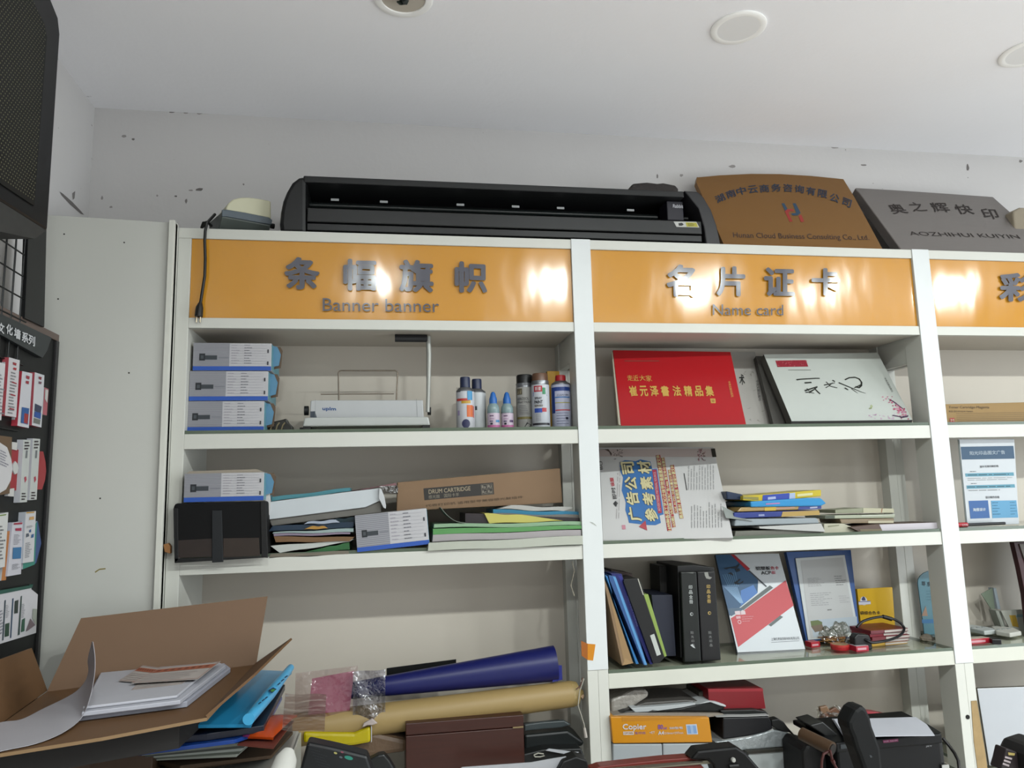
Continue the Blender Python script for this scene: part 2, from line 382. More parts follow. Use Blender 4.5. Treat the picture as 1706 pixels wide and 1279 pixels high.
u1 = unit(XU[0], XU[1], 0, 1.1, 'white shelving unit under the banner sign, holding boxes, bottles and rolled sheets', (S1, S2, S4),
     [('条', (474, 429), (533, 430), (474, 483), .035), ('幅', (572, 432), (627, 433), (572, 485), .035), ('旗', (665, 433), (722, 435), (665, 487), .035),
      ('帜', (757, 436), (811, 438), (757, 488), .035), ('Banner banner', (538, 497.5), (731, 500), (538, 519), .0)], (1.1003, 1.1606, 1.035, 'white cover strip on the upright between banner and name card bays'), True)
u2 = unit(XU[1]+.0002, XU[2], 1.1609, 2.2581, 'white shelving unit under the name card sign, holding albums and catalogues', (S1, S2, S3, S4),
     [('名', (1109, 441), (1157, 442), (1109, 495), .035), ('片', (1192, 444), (1240, 445), (1192, 494), .035), ('证', (1271, 446), (1322, 447), (1271, 494), .035),
      ('卡', (1350, 447), (1398, 448), (1350, 493), .035), ('Name card', (1186, 507.5), (1303, 508.5), (1186, 525.5), .0)], (2.2584, 2.3201, .985, 'white cover strip on the upright between the name card bay and the next'))
u3 = unit(XU[2]+.0002, XU[3], 2.3204, 3.43, 'white shelving unit at the right edge of the photo with price list stand', (S1, S2, S3, S4),
     [('彩', (1662, 455), (1720, 456), (1662, 503), .035)], None)

GK = .60
# ---------------------------------------------------------------- left side: filler panel, display board, grid, loudspeaker
PY = -.03
t = thing('filler_panel', 'plain white wall panel between the black display board and the shelving', 'panel', (-.216, PY, 0))
pz1 = aty(292, 371, PY).z
MB().prism([(-.18, 0), (.181, 0), (.181, pz1), (-.18, pz1+.012)], 0, .018).build('panel_board', M('#D8D8D1', .45, var=.03, scale=3), t, .001)
MB().box(.166, .181, -.012, .03, 0, pz1+.004).build('edge_strip', M('#E6E6DC', .35), t, .001)
g = MB()
for px, py in ((107, 390), (207, 404), (97, 498), (215, 621), (167, 830)):
    q = aty(px, py, PY); g.lathe([(.0022, 0), (.0022, .004), (0, .004)], 10, q.x+.216, 0)
    n = 3*10; g.v[-n:] = [(v[0], -.0005-(v[2]-.0)*.1, v[1]+q.z) for v in g.v[-n:]]
g.build('nail_hole', M('#2A2622', .8), t)
pr = Print(Frame((-.216, PY, 0))); pr.q([(158, 952), (166, 947), (176, 946), (176, 948), (166, 949), (159, 954)], '#8D7F3E'); pr.build(t, 'scratch')

BX = -.31
def fx(px, py, x, **k):
    return Frame(atx(px, py, x), yaw=90, **k)          # faces to the right, its x runs away from the viewer
F = fx(95, 560, BX); wF = F
zt = F.uv(95, 560)[1]; zb = -1.6
t = thing('display_board', 'black display board with small sample panels fixed beside the white panel', 'display board', F)
MB().box(-1.2, .0, .0, .045, zb, -.014).build('backing', M('#0B0D0E', .5, var=.1, spec=.3), t, .001)
MB().box(-1.2, .004, -.004, .05, -.014, .004).build('top_edge', M('#6B5A52', .4), t, .001)
MB().box(-.012, .003, -.006, .05, zb, -.0141).build('side_edge', M('#2B2A2B', .4), t, .001)
# title plate with raised rim
pl = MB().prism(F.pts((-30, 512), (78, 562), (70, 584), (62, 596), (-30, 546)), -.012, 0).build('title_plate', M('#20272A', .3), t, .001)
pr = Print(F, dy=-.012)
for s, a in (('文', (-4, 535)), ('化', (10, 538)), ('墙', (23, 545)), ('系', (36, 551)), ('列', (47, 556))):
    pr.t(s, a, (a[0]+11, a[1]+5), (a[0]-1, a[1]+17), '#D8DADC', 2, .03)
pr.build(pl, 'title_lettering')
def sample(pxs, dep, front, side='#C9C9CC', art=None, dark=None):
    o = MB().prism(F.pts(*pxs, dy=-dep), -dep, -.0005, 0, 1).build('sample_panel', [M(front, .35, var=.02), M(side, .4)], t)
    if art:
        p = Print(F, dy=-dep); art(p); p.build(o, 'sample_print')
    return o
def art1(rows, bars=(), pics=()):
    def f(p):
        for (tl, tr, bl, n, c) in rows: p.lines(tl, tr, bl, n, c, 1)
        for q, c in bars: p.q(q, c, 2)
        for q, c in pics: p.q(q, c, 2)
    return f
sample([(-12, 600), (9, 606), (2, 700), (-12, 697)], .012, '#DCDBDD', art=art1([((-8, 620), (7, 624), (-8, 690), 12, '#8A8A90')]))
sample([(9, 603), (16, 605), (12, 685), (5, 683)], .008, '#B3202A')
sample([(15, 595), (33, 600), (27, 695), (8, 692)], .014, '#DAD6D9', '#B05058', art1([((18, 618), (29, 621), (12, 690), 14, '#8E8E90')],
   [([(21, 603), (27, 605), (26, 609), (21, 607)], '#A03038'), ([(22, 612), (27, 613), (26, 617), (21, 615)], '#B03038'), ([(19, 635), (27, 638), (27, 640), (19, 637)], '#A8283C'), ([(17, 656), (25, 658), (25, 660), (17, 658)], '#A8283C'), ([(15, 679), (23, 681), (23, 683), (15, 681)], '#A8283C')]))
sample([(33, 624), (39, 625), (33, 700), (25, 699)], .008, '#C09A56')
sample([(37, 618), (54, 622), (48, 713), (29, 709)], .014, '#D8D8DE', '#B03A48', art1([], [([(43, 625), (49, 627), (48, 632), (43, 630)], '#A03040'), ([(43, 634), (48, 635), (47, 640), (42, 638)], '#A03040')],
   [([(36, 678), (48, 680), (46, 707), (34, 704)], '#2F5E9C'), ([(40, 688), (47, 690), (45, 706), (39, 704)], '#A63434')]))
sample([(54, 626), (60, 628), (55, 700), (49, 698)], .008, '#A92530')
sample([(58, 620), (74, 625), (69, 712), (53, 708)], .014, '#DADADE', '#B55560', art1([], [([(64, 627), (69, 628), (68, 633), (64, 631)], '#8F3040'), ([(64, 635), (69, 636), (68, 640), (64, 639)], '#7A5060')],
   [([(58, 672), (69, 677), (67, 690), (57, 684)], '#3A4058'), ([(57, 685), (68, 688), (67, 698), (56, 694)], '#2E56A0'), ([(56, 696), (67, 699), (66, 707), (55, 704)], '#777B74')]))
sample([(74, 645), (81, 648), (78, 692), (71, 690)], .01, '#B8606A', art=art1([], [], [([(75, 648), (80, 650), (78, 671), (74, 664)], '#CFCFCB')]))
# second row
sample([(-10, 724), (20, 728), (19, 770), (16, 822), (-10, 826)], .009, '#6B5136')
o = sample([(-25, 748), (0, 737), (12, 745), (19, 765), (21, 780), (18, 800), (10, 815), (0, 821), (-25, 812)], .017, '#D9D7D8', art=art1([((0, 748), (14, 755), (0, 775), 6, '#9A98A4')]))
sample([(19, 748), (72, 752), (76, 770), (77, 785), (75, 800), (70, 815), (12, 817)], .005, '#A5262E')
sample([(20, 736), (29, 737), (28, 750), (20, 748)], .008, '#D8D6D2'); sample([(17, 814), (24, 813), (23, 827), (13, 826)], .008, '#D8D6D2')
sample([(26, 768), (29, 772), (31, 780), (29, 788), (25, 790), (22, 784), (22, 774)], .008, '#D5D6D2')
for dx in (0, 16):
    def fl(p, dx=dx):
        p.lines((41+dx, 735-dx*.12), (51+dx, 735-dx*.12), (40+dx, 750-dx*.1), 3, '#3E3438', 2, .5); p.lines((36+dx, 820-dx*.1), (45+dx, 820-dx*.1), (35+dx, 834-dx*.1), 3, '#3E3438', 2, .5)
        p.q([(43+dx, 750), (46+dx, 750), (45+dx, 763), (42+dx, 763)], '#7A7E80'); p.q([(40+dx, 795), (43+dx, 793), (44+dx, 799), (41+dx, 804)], '#B9475A')
    sample([(39+dx, 732-dx*.12), (51+dx, 733-dx*.12), (45+dx, 836-dx*.25), (33+dx, 837-dx*.25)], .014, '#CDD0CC', '#C5C6CC', fl)
# third row
sample([(50, 865), (63, 868), (69, 905), (60, 938), (40, 945), (36, 949), (26, 950), (28, 870)], .008, '#2F4C86')
sample([(40, 900), (62, 868), (58, 940), (38, 948)], .012, '#2B8A78')
sample([(-12, 858), (14, 853), (8, 944), (-12, 948)], .014, '#DCDCDA', art=art1([((-8, 875), (9, 874), (-8, 935), 10, '#77777A')], [], [([(-10, 859), (10, 856), (9, 858), (-10, 861)], '#7A9440')]))
sample([(11, 885), (17, 884), (10, 966), (2, 967)], .008, '#C07A3A')
sample([(21, 870), (38, 869), (35, 956), (12, 960)], .012, '#D6D4DC', '#BFC0CC', art1([((23, 890), (35, 889), (22, 908), 8, '#9A98A2'), ((20, 940), (34, 937), (19, 950), 6, '#8E8E96')], [([(23, 871), (37, 870), (36, 873), (22, 874)], '#A83048'), ([(25, 880), (35, 879), (35, 884), (25, 884)], '#B03050')],
   [([(21, 912), (35, 911), (34, 930), (20, 931)], '#3C78A8')]))
sample([(43, 853), (60, 851), (56, 935), (38, 938)], .016, '#DAD8DA', '#B8BCC4', art1([((44, 876), (57, 874), (44, 880), 3, '#8E8E92'), ((42, 904), (53, 902), (41, 930), 9, '#8A8A90')], [([(44, 853), (57, 852), (56, 854), (43, 855)], '#D2A040'), ([(49, 861), (56, 860), (56, 865), (48, 866)], '#D8A868')],
   [([(48, 883), (51, 881), (51, 886), (48, 887)], '#2E5A90'), ([(43, 889), (47, 888), (48, 893), (43, 895)], '#5A6270'), ([(52, 890), (56, 889), (55, 895), (51, 896)], '#3A6AA0')]))
# fourth row
sample([(-12, 990), (53, 977), (55, 973), (52, 981), (63, 990), (60, 1054), (-12, 1076)], .008, '#D9D6DA', '#2E5E52', art1([((-4, 1018), (7, 1013), (-4, 1060), 8, '#8E8E96'), ((9, 1008), (15, 1006), (9, 1030), 8, '#9A989C'), ((36, 1006), (42, 1004), (35, 1030), 9, '#9A9AA0')], [([(-12, 985), (54, 974), (53, 979), (-12, 992)], '#23564A'), ([(7, 1000), (9, 999), (5, 1066), (3, 1067)], '#3A4A56'), ([(20, 997), (22, 996), (18, 1062), (16, 1063)], '#2E4A66'), ([(34, 993), (36, 992), (32, 1057), (29, 1058)], '#3A4E4A')],
   [([(24, 1001), (30, 999), (29, 1021), (23, 1022)], '#2F3A34'), ([(8, 1039), (15, 1037), (14, 1059), (7, 1061)], '#2F4A3A'), ([(36, 1032), (41, 1029), (40, 1051), (34, 1053)], '#2F5A46'), ([(50, 1030), (58, 1041), (46, 1050), (42, 1052)], '#7C6A70'), ([(54, 1014), (61, 1014), (60, 1042), (53, 1030)], '#A9ADA2')]))

F = fx(78, 540, -.3)
t = thing('grid_rack', 'black wire grid panel standing between the loudspeaker and the display board', 'wire grid', F)
MB().prism(F.pts((48, 372), (78, 372), (74, 545), (42, 530)), 0, .012).build('post', M('#121415', .4), t, .001)
g = MB(); x1 = F.uv(48, 480)[0]; z1 = F.uv(50, 340)[1]
for i in range(14): xx = x1-.043*i-.02; g.tube([(xx, .006, -.12), (xx, .006, z1+.1)], .0021, 6)
for i in range(12): zz = z1+.03-.052*i; g.tube([(x1-.6, .006, zz), (x1+.01, .006, zz)], .0021, 6)
g.build('wire_grid', M('#17191A', .4, .3), t, smooth=60)

F = Frame(atx(80, 385, -.2), yaw=84)
t = thing('loudspeaker', 'large black loudspeaker with perforated grille hanging at the top left corner', 'loudspeaker', F)
top = F.pts((80, 385), (101, 58), (98, 30), (80, -15), (70, -40)); x0 = -.62; z0, z9 = top[0][1], top[-1][1]
MB().prism([(x0, z0)] + top + [(x0, z9)], 0, .12).build('cabinet', M('#17181A', .35, var=.08), t, .006)
inn = [F.uv(*q) for q in ((55, 343), (76, 62), (72, 40), (52, 0), (40, -25))]
gr = MB().prism([(x0, F.uv(55, 345)[1])] + inn + [(x0, inn[-1][1])], -.003, -.0005).build('grille', M('#0B0B09', .5), t)
pr = Print(F, dy=-.0032); zlo = F.uv(55, 343)[1]; sx, sz = .0088, .0076
def inside(x, z, poly):
    c = False; j = len(poly)-1
    for i in range(len(poly)):
        (xi, zi), (xj, zj) = poly[i], poly[j]
        if (zi > z) != (zj > z) and x < (xj-xi)*(z-zi)/(zj-zi)+xi: c = not c
        j = i
    return c
poly = [(x0, zlo+.008)] + inn + [(x0, inn[-1][1])]
xr = max(p[0] for p in inn)
for i in range(34):
    for j in range(90):
        x, z = xr-.004-sx*i-(j % 2)*sx/2, zlo+.012+sz*j
        if inside(x+.004, z, poly): pr.disc(x, z, .0017, .0017, '#8B8A6C', 1, 5)
pr.build(gr, 'perforation')
MB().prism(F.pts((-60, 318), (60, 350), (79, 384), (60, 398), (-60, 372)), .003, .11).build('lower_bracket', M('#3A3A38', .7, var=.3, scale=40), t)

# ---------------------------------------------------------------- on top of the shelving
ZT = 2.3012
# small cream and grey machine with its cord
F = Frame(aty(370, 361, .02), yaw=26); dz = F.o.z-ZT
t = thing('desktop_machine', 'small cream and grey machine with black cord on top of the shelving', 'machine', F)
cs = lambda s: [(310+x/10.035, 300+y/10.035) for x, y in s]
P = F.pts(*cs([(675, 500), (682, 440), (722, 368), (795, 308), (900, 278), (1040, 272), (1200, 290), (1380, 322), (1432, 340), (1436, 640), (1380, 622), (1000, 545)]))
MB().prism(P, .006, .15).build('cream_cover', M('#D6D3B6', .4, var=.03), t, .004)
G = F.pts(*cs([(600, 492), (680, 490), (1000, 543), (1380, 620), (1445, 665), (1430, 742), (1335, 728), (670, 605), (600, 608)]))
MB().prism(G, 0, .006).build('front_band', M('#56616A', .4), t, .002)
xa, xb = G[0][0], G[4][0]
MB().prismx([(.004, .0), (.005, .016), (.149, .03), (.149, -dz), (.05, -dz)], xa+.001, xb-.004).build('base', M('#5B625E', .5), t, .002)
MB().box(xa+.012, xb-.015, .055, .145, -dz, -dz+.012).build('foot_pad', M('#15140F', .7), t)
q = F.uv(457, 373); MB().tube([(q[0]-.004, .02, q[1]), (q[0]+.006, .02, q[1])], .008, 14).build('knob', M('#101010', .4), t, smooth=40)
inv = F.M.inverted()
path = [inv @ aty(*q) for q in ((358, 357, .1), (346, 370, .05), (336, 379, .0), (339, 371, -.008), (345, 369, -.014), (342, 385, -.016), (341, 400, -.012), (342, 430, -.012), (341, 460, -.011), (337, 485, -.01), (334, 505, -.01))]
cd = MB().tube(path, .0042, 8).tube([inv @ aty(346, 370, .02), inv @ aty(352, 376, .05)], .004, 8).build('power_cord', M('#121210', .45), t, smooth=60)
pg = [inv @ aty(334, 504, -.01), inv @ aty(332.5, 512, -.01), inv @ aty(331, 527, -.01)]
MB().tube(pg, [.005, .010, .011], 10).build('plug', M('#161614', .5), cd, smooth=40)
g = MB()
for dx in (-3, 3): g.tube([inv @ aty(330.5+dx, 526, -.01), inv @ aty(330+dx, 537, -.01)], .0022, 6)
g.build('plug_pins', M('#9A8F7C', .3, .9), cd)

# cutting plotter
F = fr(467, 386, .025, ZT)
t = thing('cutting_plotter', 'long black cutting plotter lying on top of the shelving', 'plotter', F)
blk = M('#0C0D0E', .42, var=.08, spec=.4); blk2 = M('#121314', .4, var=.08, spec=.4); dark = M('#030303', .5, spec=.2)
c5 = lambda s: [(450+x/5.503, 270+y/5.5) for x, y in s]
LC = F.pts(*c5([(95, 655), (85, 560), (95, 450), (115, 350), (150, 265), (200, 180), (260, 135), (335, 122), (335, 655)]))
LC[0] = (LC[0][0], .001); LC[-1] = (LC[-1][0], .001)
MB().prism(LC, 0, .2).build('end_cap', blk, t, .012)
xl = LC[-1][0]; ztop = F.uv(512, 293)[1]
RC = F.pts((1139, 318), (1162, 320), (1172, 330), (1184, 350), (1193, 375), (1200, 405), (1176, 403), (1172, 378), (1163, 348), (1150, 332)); RC[5] = (RC[5][0], .001); RC[6] = (RC[6][0], .001)
MB().prism(RC, -.004, .2).build('end_cap', M('#2A292C', .4, var=.06), t, .004)
xr_ = F.uv(1168, 360)[0]
f = lambda py: F.uv(700, py)[1]-.0
MB().box(xl, xr_, .02, .2, .001, .016).build('base_rail', dark, t)
MB().box(xl, xr_, .004, .06, .014, f(376.5)).build('lower_panel', blk2, t, .002)
MB().box(xl, xr_, .0, .06, f(375), f(352)).build('front_panel', blk2, t, .003)
MB().box(xl, xr_, .15, .2, .02, ztop-.004).build('rear_wall', dark, t)
MB().box(xl-.012, F.uv(1140, 326)[0], .0, .2, f(311), f(300)).build('top_cover', M('#222324', .35, var=.08), t, .004)
MB().box(xl, xr_, .06, .15, f(356), f(351)).build('bed', M('#111314', .35), t)
rb = MB().tube([(xl, .075, f(333)), (xr_-.12, .075, f(333))], .0085, 14).build('roller_bar', M('#1A1F1F', .3), t, smooth=40)
g = MB()
for px, py in ((558, 332.6), (639.5, 336), (767, 341), (859, 344), (934, 346.5), (1050.5, 350)):
    x, z = F.uv(px, py, .066); g.box(x-.012, x+.012, .0655, .068, z-.0035, z+.0035)
g.build('grip_mark', M('#B9BBBB', .5), rb)
cx0, cz0 = F.uv(1118, 361); cx1, cz1 = F.uv(1144, 329)
ca = MB().box(cx0, cx1, .03, .1, cz0, cz1).build('carriage', M('#211F2B', .4), t, .003)
pr = Print(F, dy=.03); pr.t('Rabbit', (1121, 340), (1138, 341), (1121, 346), '#C9C9D0', 1, .05); pr.build(ca, 'carriage_logo')
MB().tube([(cx1+.005, .05, F.uv(1150, 355)[1]), (cx1+.02, .05, F.uv(1150, 355)[1])], .007, 12).build('carriage_knob', blk, t, smooth=40)
st = MB().prism(F.pts((1122, 369), (1160, 369.5), (1165, 379), (1127, 378)), -.0008, .0).build('warning_sticker', M('#C9C9C4', .4), t)
pr = Print(F, dy=-.0008); pr.q([(1142, 370.5), (1160, 370.8), (1163, 378), (1144, 377.5)], '#B9B13C'); pr.q([(1130, 372), (1136, 371), (1139, 374), (1136, 376), (1131, 376)], '#2A2A2A'); pr.lines((1145, 372), (1159, 372), (1147, 377), 3, '#55561E'); pr.build(st, 'sticker_print')

# crumpled dark bag behind the plotter
F = fr(1085, 318, .22, ZT)
g = MB(); P = F.pts((1044, 318), (1052, 309), (1075, 307), (1092, 309), (1102, 308), (1122, 312), (1127, 318)); P = [(P[0][0], 0)] + P + [(P[-1][0], 0)]
tag(g.prism(P, -.02, .06).build('folded_bag', M('#3A3432', .7, var=.4, scale=25, bump=.5), None, .006, frame=F), 'dark folded bag peeking out behind the black plotter', 'bag')

# gold plaque
F = fr(1208, 411, .085, ZT, lean=28)
t = thing('company_plaque', 'gold metal company plaque with blue lettering leaning on the wall', 'sign', F)
c = lambda s: [(1140+x/5.0176, 270+y/5.0176) for x, y in s]
P = F.pts(*c([(340, 703), (300, 560), (230, 380), (140, 220), (90, 160), (105, 128), (300, 110), (560, 98), (800, 100), (1060, 115), (1330, 142), (1420, 290), (1530, 490), (1650, 715)]))
P = [F.uv(1208, 411)] + P[3:]; P[0] = (P[0][0], .001); P[-1] = (P[-1][0], .001)
P = [(P[0][0], P[0][1]), F.uv(1160, 303), F.uv(1161, 295)] + P[3:]
gold = M('#A07440', .38, .45, var=.05, scale=4, stretch=(1, 1, 1))
MB().prism(P, 0, .02).build('metal_plate', gold, t, .003)
pr = Print(F); ink = '#2C3B52'
for s, (x, y), a in zip('湖南中云商务咨询有限公司', [(295, 305), (385, 268), (472, 243), (568, 230), (664, 222), (762, 215), (860, 217), (957, 226), (1053, 243), (1152, 265), (1252, 300), (1352, 338)], [24, 18, 13, 8, 4, 2, -3, -6, -9, -12, -17, -20]):
    a = R(-a); w_, h_ = 40, 33
    def rp(dx, dy): return (x+dx*math.cos(a)-dy*math.sin(a)+(-dy*.05), y+dx*math.sin(a)+dy*math.cos(a))
    pr.t(s, *c([rp(-w_, -h_), rp(w_, -h_), rp(-w_+8, h_)]), ink, 2, .02)
pr.q(c([(812, 345), (836, 345), (862, 392), (842, 410)]), '#33506A'); pr.q(c([(905, 345), (930, 345), (972, 425), (945, 447), (905, 447), (890, 430), (935, 425)]), '#33506A')
pr.q(c([(838, 408), (860, 395), (905, 392), (918, 410), (880, 412), (870, 425), (905, 497), (880, 500)]), '#B13A34'); pr.q(c([(955, 452), (978, 440), (1002, 497), (975, 503)]), '#B13A34')
pr.t('Hunan Cloud Business Consulting Co., Ltd.', *c([(404, 588), (1535, 610), (412, 645)]), '#4A3A38', 2)
pr.build(t, 'engraving')

# silver plaque
F = fr(1488, 415, .075, ZT, lean=30)
t = thing('shop_plaque', 'brushed silver shop plaque with black lettering leaning beside the gold one', 'sign', F)
c = lambda s: [(1340+x/4.661, 240+y/4.661) for x, y in s]
P = F.pts(*c([(752, 808), (560, 520), (460, 390), (395, 338), (700, 355), (1100, 382), (1465, 408), (1620, 545), (1900, 830)])); P[0] = (P[0][0], .001); P[-1] = (P[-1][0], .001)
P[1:4] = F.pts(*c([(425, 375), (395, 345), (400, 338)]))
MB().prism(P, 0, .035).build('metal_plate', M('#97918D', .4, .45, var=.06, scale=60, stretch=(.15, 1, 6)), t, .003)
pr = Print(F)
for s, tl, tr, bl in (('奥', (628, 470), (750, 462), (690, 545)), ('之', (790, 455), (900, 450), (850, 525)), ('辉', (965, 455), (1095, 455), (1010, 530)), ('快', (1150, 470), (1280, 470), (1195, 545)), ('印', (1360, 500), (1480, 505), (1400, 580))):
    pr.t(s, *c([tl, tr, bl]), '#2E2420', 2, .012)
pr.t('AOZHIHUI KUIYIN', *c([(800, 678), (1650, 705), (826, 708)]), '#2E2420', 2)
pr.build(t, 'engraving')
F = fr(1690, 352, .16, None); 
P = F.pts((1690, 375), (1688, 352), (1700, 345), (1740, 347), (1745, 378)); zb = ZT-F.o.z
MB_ = MB().prism([(P[0][0], zb)] + P[:-1] + [(P[-1][0], zb)], 0, .1)
tag(MB_.build('carton', M('#A59A86', .7), None, .006, frame=F), 'beige carton corner at the right edge beside the silver plaque', 'box')

# ================================================================ first bay, upper shelf
Z1, Z2, Z3, Z4 = S1[0]+GT+.0004, S2[0]+GT+.0004, S3[0]+GT+.0004, S4[0]+GT+.0004
def supply_box(label, bl, br, tl, y, z, depth=.16, flap=True, roll=0, lean=0, yaw=0, open_top=False):
    F = fr(*bl, y, z, roll=roll, lean=lean, yaw=yaw)
    wd = F.uv(*br)[0]; h = F.uv(*tl)[1]
    t = thing('supply_box', label, 'box', F, 'white and blue supply boxes')
    MB().box(0, wd, 0, depth, 0, h).build('carton', M('#C6C5C8', .45, var=.03), t, .0012)
    p = Print(F); b = .012; w2 = wd*.46
    p.rect(0, w2, b, h, '#A3A3A9', 1)
    for i in range(17): p.rect(.001, w2, b+(h-b)*(i+.25)/17, b+(h-b)*(i+.6)/17, '#82838B', 2)
    p.rect(0, wd, 0, b, '#2C59B4', 1)
    hx = h*.47
    p.rect(w2*.17, w2*.33, hx-.009, hx+.011, '#22262B', 3); p.rect(w2*.21, w2*.29, hx-.004, hx+.006, '#4A4F55', 4); p.rect(w2*.33, w2*.66, hx-.006, hx+.006, '#3A4046', 3)
    p.rect(w2*.7, w2*.97, hx-.0015, hx+.0015, '#85868E', 3)
    p.lines((w2+.005, h-.004), (w2+.028, h-.004), (w2+.005, b+.004), 8, '#A9A4AE', 2, .22, px=False, seed=3)
    p.lines((w2+.04, h-.004), (w2+.062, h-.004), (w2+.04, b+.004), 8, '#7C7C84', 2, .25, px=False, seed=4)
    for i in range(9): p.rect(w2+.004, wd-.012, b+(h-b)*i/9, b+(h-b)*i/9+.0005, '#B3B2B8', 2)
    for zz in (h*.28, h*.72): p.rect(wd-.011, wd-.007, zz-.006, zz+.004, '#3A3A42', 3)
    p.build(t)
    MB().box(wd+.0003, wd+.001, .002, depth*.95, .002, h-.002).build('blue_end', M('#6FA6B4', .45), t)
    if flap:
        MB().prism([(wd+.001, h*.2), (wd+.017, h*.25), (wd+.022, h*.66), (wd+.012, h*.94), (wd+.001, h*.98)], .03, .032).build('end_flap', M('#5C8FAF', .5), t)
        MB().prism([(wd+.001, h*.16), (wd+.02, h*.2), (wd+.024, h*.85), (wd+.018, h*.99), (wd+.001, h)], .05, .052).build('end_flap', M('#6E5A48', .6), t)
    if open_top:
        MB().prism([(0, h), (wd, h), (wd*.9, h+.009), (.01, h+.007)], .01, .012).build('lid_flap', M('#A79C8C', .6), t)
    return t
supply_box('white and blue supply box on the upper shelf, bottom of its stack of three', (309.3, 717), (439.3, 717), (311.7, 668.5), .03, Z1)
b2 = supply_box('white and blue supply box on the upper shelf, middle of its stack of three', (314.5, 667.5), (446, 667.8), (317.8, 618), .03, None)
b3 = supply_box('white and blue supply box on the upper shelf, top of its stack of three', (321, 617), (451.5, 621), (324.2, 571), .03, None)

F = fr(464, 719, .09, Z1)
t = thing('claw_clip', 'small black claw clip with tan ribs beside the stacked boxes', 'clip', F)
P = F.pts((441, 716), (444, 708), (452, 703), (465, 700), (477, 697), (480, 703), (487, 710), (488, 717))
P = [(x, max(z, .001)) for x, z in P]
MB().prism(P, .0, .035).build('jaw', M('#23241F', .4), t, .003)
for px in (452, 461, 470):
    a, b = F.uv(px, 717), F.uv(px+3, 704); MB().tube([(a[0]-.003, -.004, .002), (a[0]+.002, -.006, b[1]*.7), (a[0]+.007, 0, b[1])], .0022, 6).build('tooth', M('#8B7F62', .5), t)

# comb binding machine
F = fr(503, 716, .05, Z1)
t = thing('binding_machine', 'white comb binding machine with raised lever arm and black handle grip', 'binding machine', F)
wht = M('#C9CCC8', .32, var=.03); c = lambda s: [(490+x/6.732, 540+y/6.732) for x, y in s]
P = F.pts(*c([(92, 1168), (115, 1052), (160, 1045), (1505, 1036), (1528, 1148)])); P[0] = (P[0][0], .012); P[-1] = (P[-1][0], .012)
MB().prism(P, 0, .13).build('base_cover', wht, t, .004)
P = F.pts(*c([(162, 1046), (172, 840), (235, 836), (1450, 834), (1462, 1040)]))
MB().prism(P, .03, .12).build('upper_body', M('#C3C5C6', .3, var=.03), t, .003)
pr = Print(F, dy=.03); pr.t('uplm', *c([(318, 925), (470, 930), (318, 975)]), '#2C5590', 1, .05)
pr.q(c([(183, 978), (235, 975), (255, 1048), (183, 1045)]), '#3A4450', 1); pr.q(c([(1368, 836), (1372, 836), (1385, 1040), (1380, 1040)]), '#A0A3A4', 1)
pr.q(c([(236, 838), (239, 838), (239, 1040), (236, 1040)]), '#A0A3A4', 1); pr.build(t, 'front_print')
for px in ((100, 185), (1440, 1525)):
    a, b = [F.uv(*c([(q, 1180)])[0])[0] for q in px]; MB().box(a, b, .002, .03, 0, .013).build('foot', M('#191A18', .6), t)
    MB().box(a, b, .09, .12, 0, .013).build('foot', M('#191A18', .6), t)
x, z = F.uv(*c([(135, 965)])[0], .05); MB().tube([(x-.006, .06, z), (x+.006, .06, z)], .014, 16).build('side_knob', M('#1E2022', .5), t, smooth=40)
x, z = F.uv(*c([(70, 1165)])[0]); MB().tube([(x-.004, .02, z), (x+.008, .02, z)], .004, 10).build('latch', M('#1E2022', .5), t)
p0 = F.uv(*c([(1484, 985)])[0], .03); p1 = F.uv(*c([(1504, 160)])[0], .03)
MB().tube([(p0[0]+.004, .03, p0[1]), (p0[0]+.006, .03, p0[1]+.05), (p1[0]+.002, .03, p1[1]-.05), (p1[0], .03, p1[1]+.006)], [.006, .006, .0075, .0075], 8).build('lever_arm', M('#B9BAB4', .35, .2), t, smooth=50)
MB().tube([(p0[0]+.004, .04, p0[1]+.004), (p0[0]+.014, .04, p0[1]+.004)], .012, 14).build('pivot', M('#222425', .5), t, smooth=40)
q0 = F.uv(*c([(1130, 155)])[0], .03); MB().tube([(q0[0], .03, p1[1]), (p1[0]-.003, .03, p1[1])], .0115, 16).build('handle_grip', M('#2A2B2E', .45), t, smooth=40)
a, b, d, e = [F.uv(*k, .09) for k in c([(502, 830), (497, 520), (1160, 520), (1146, 830)])]
g = MB().tube([(a[0], .09, a[1]-.01), (b[0], .09, b[1]-.006), (b[0]+.004, .09, b[1]-.001), (b[0]+.008, .09, b[1]), (d[0]-.008, .09, d[1]), (d[0]-.003, .09, d[1]-.001), (d[0], .09, d[1]-.006), (e[0], .09, e[1]-.01)], .0022, 8)
k0, k1 = F.uv(*c([(300, 785)])[0], .1), F.uv(*c([(1120, 780)])[0], .1)
g.tube([(k0[0], .1, k0[1]), (k1[0], .1, k1[1])], .0016, 6).build('wire_rack', M('#8A7F72', .3, .8), t, smooth=60)

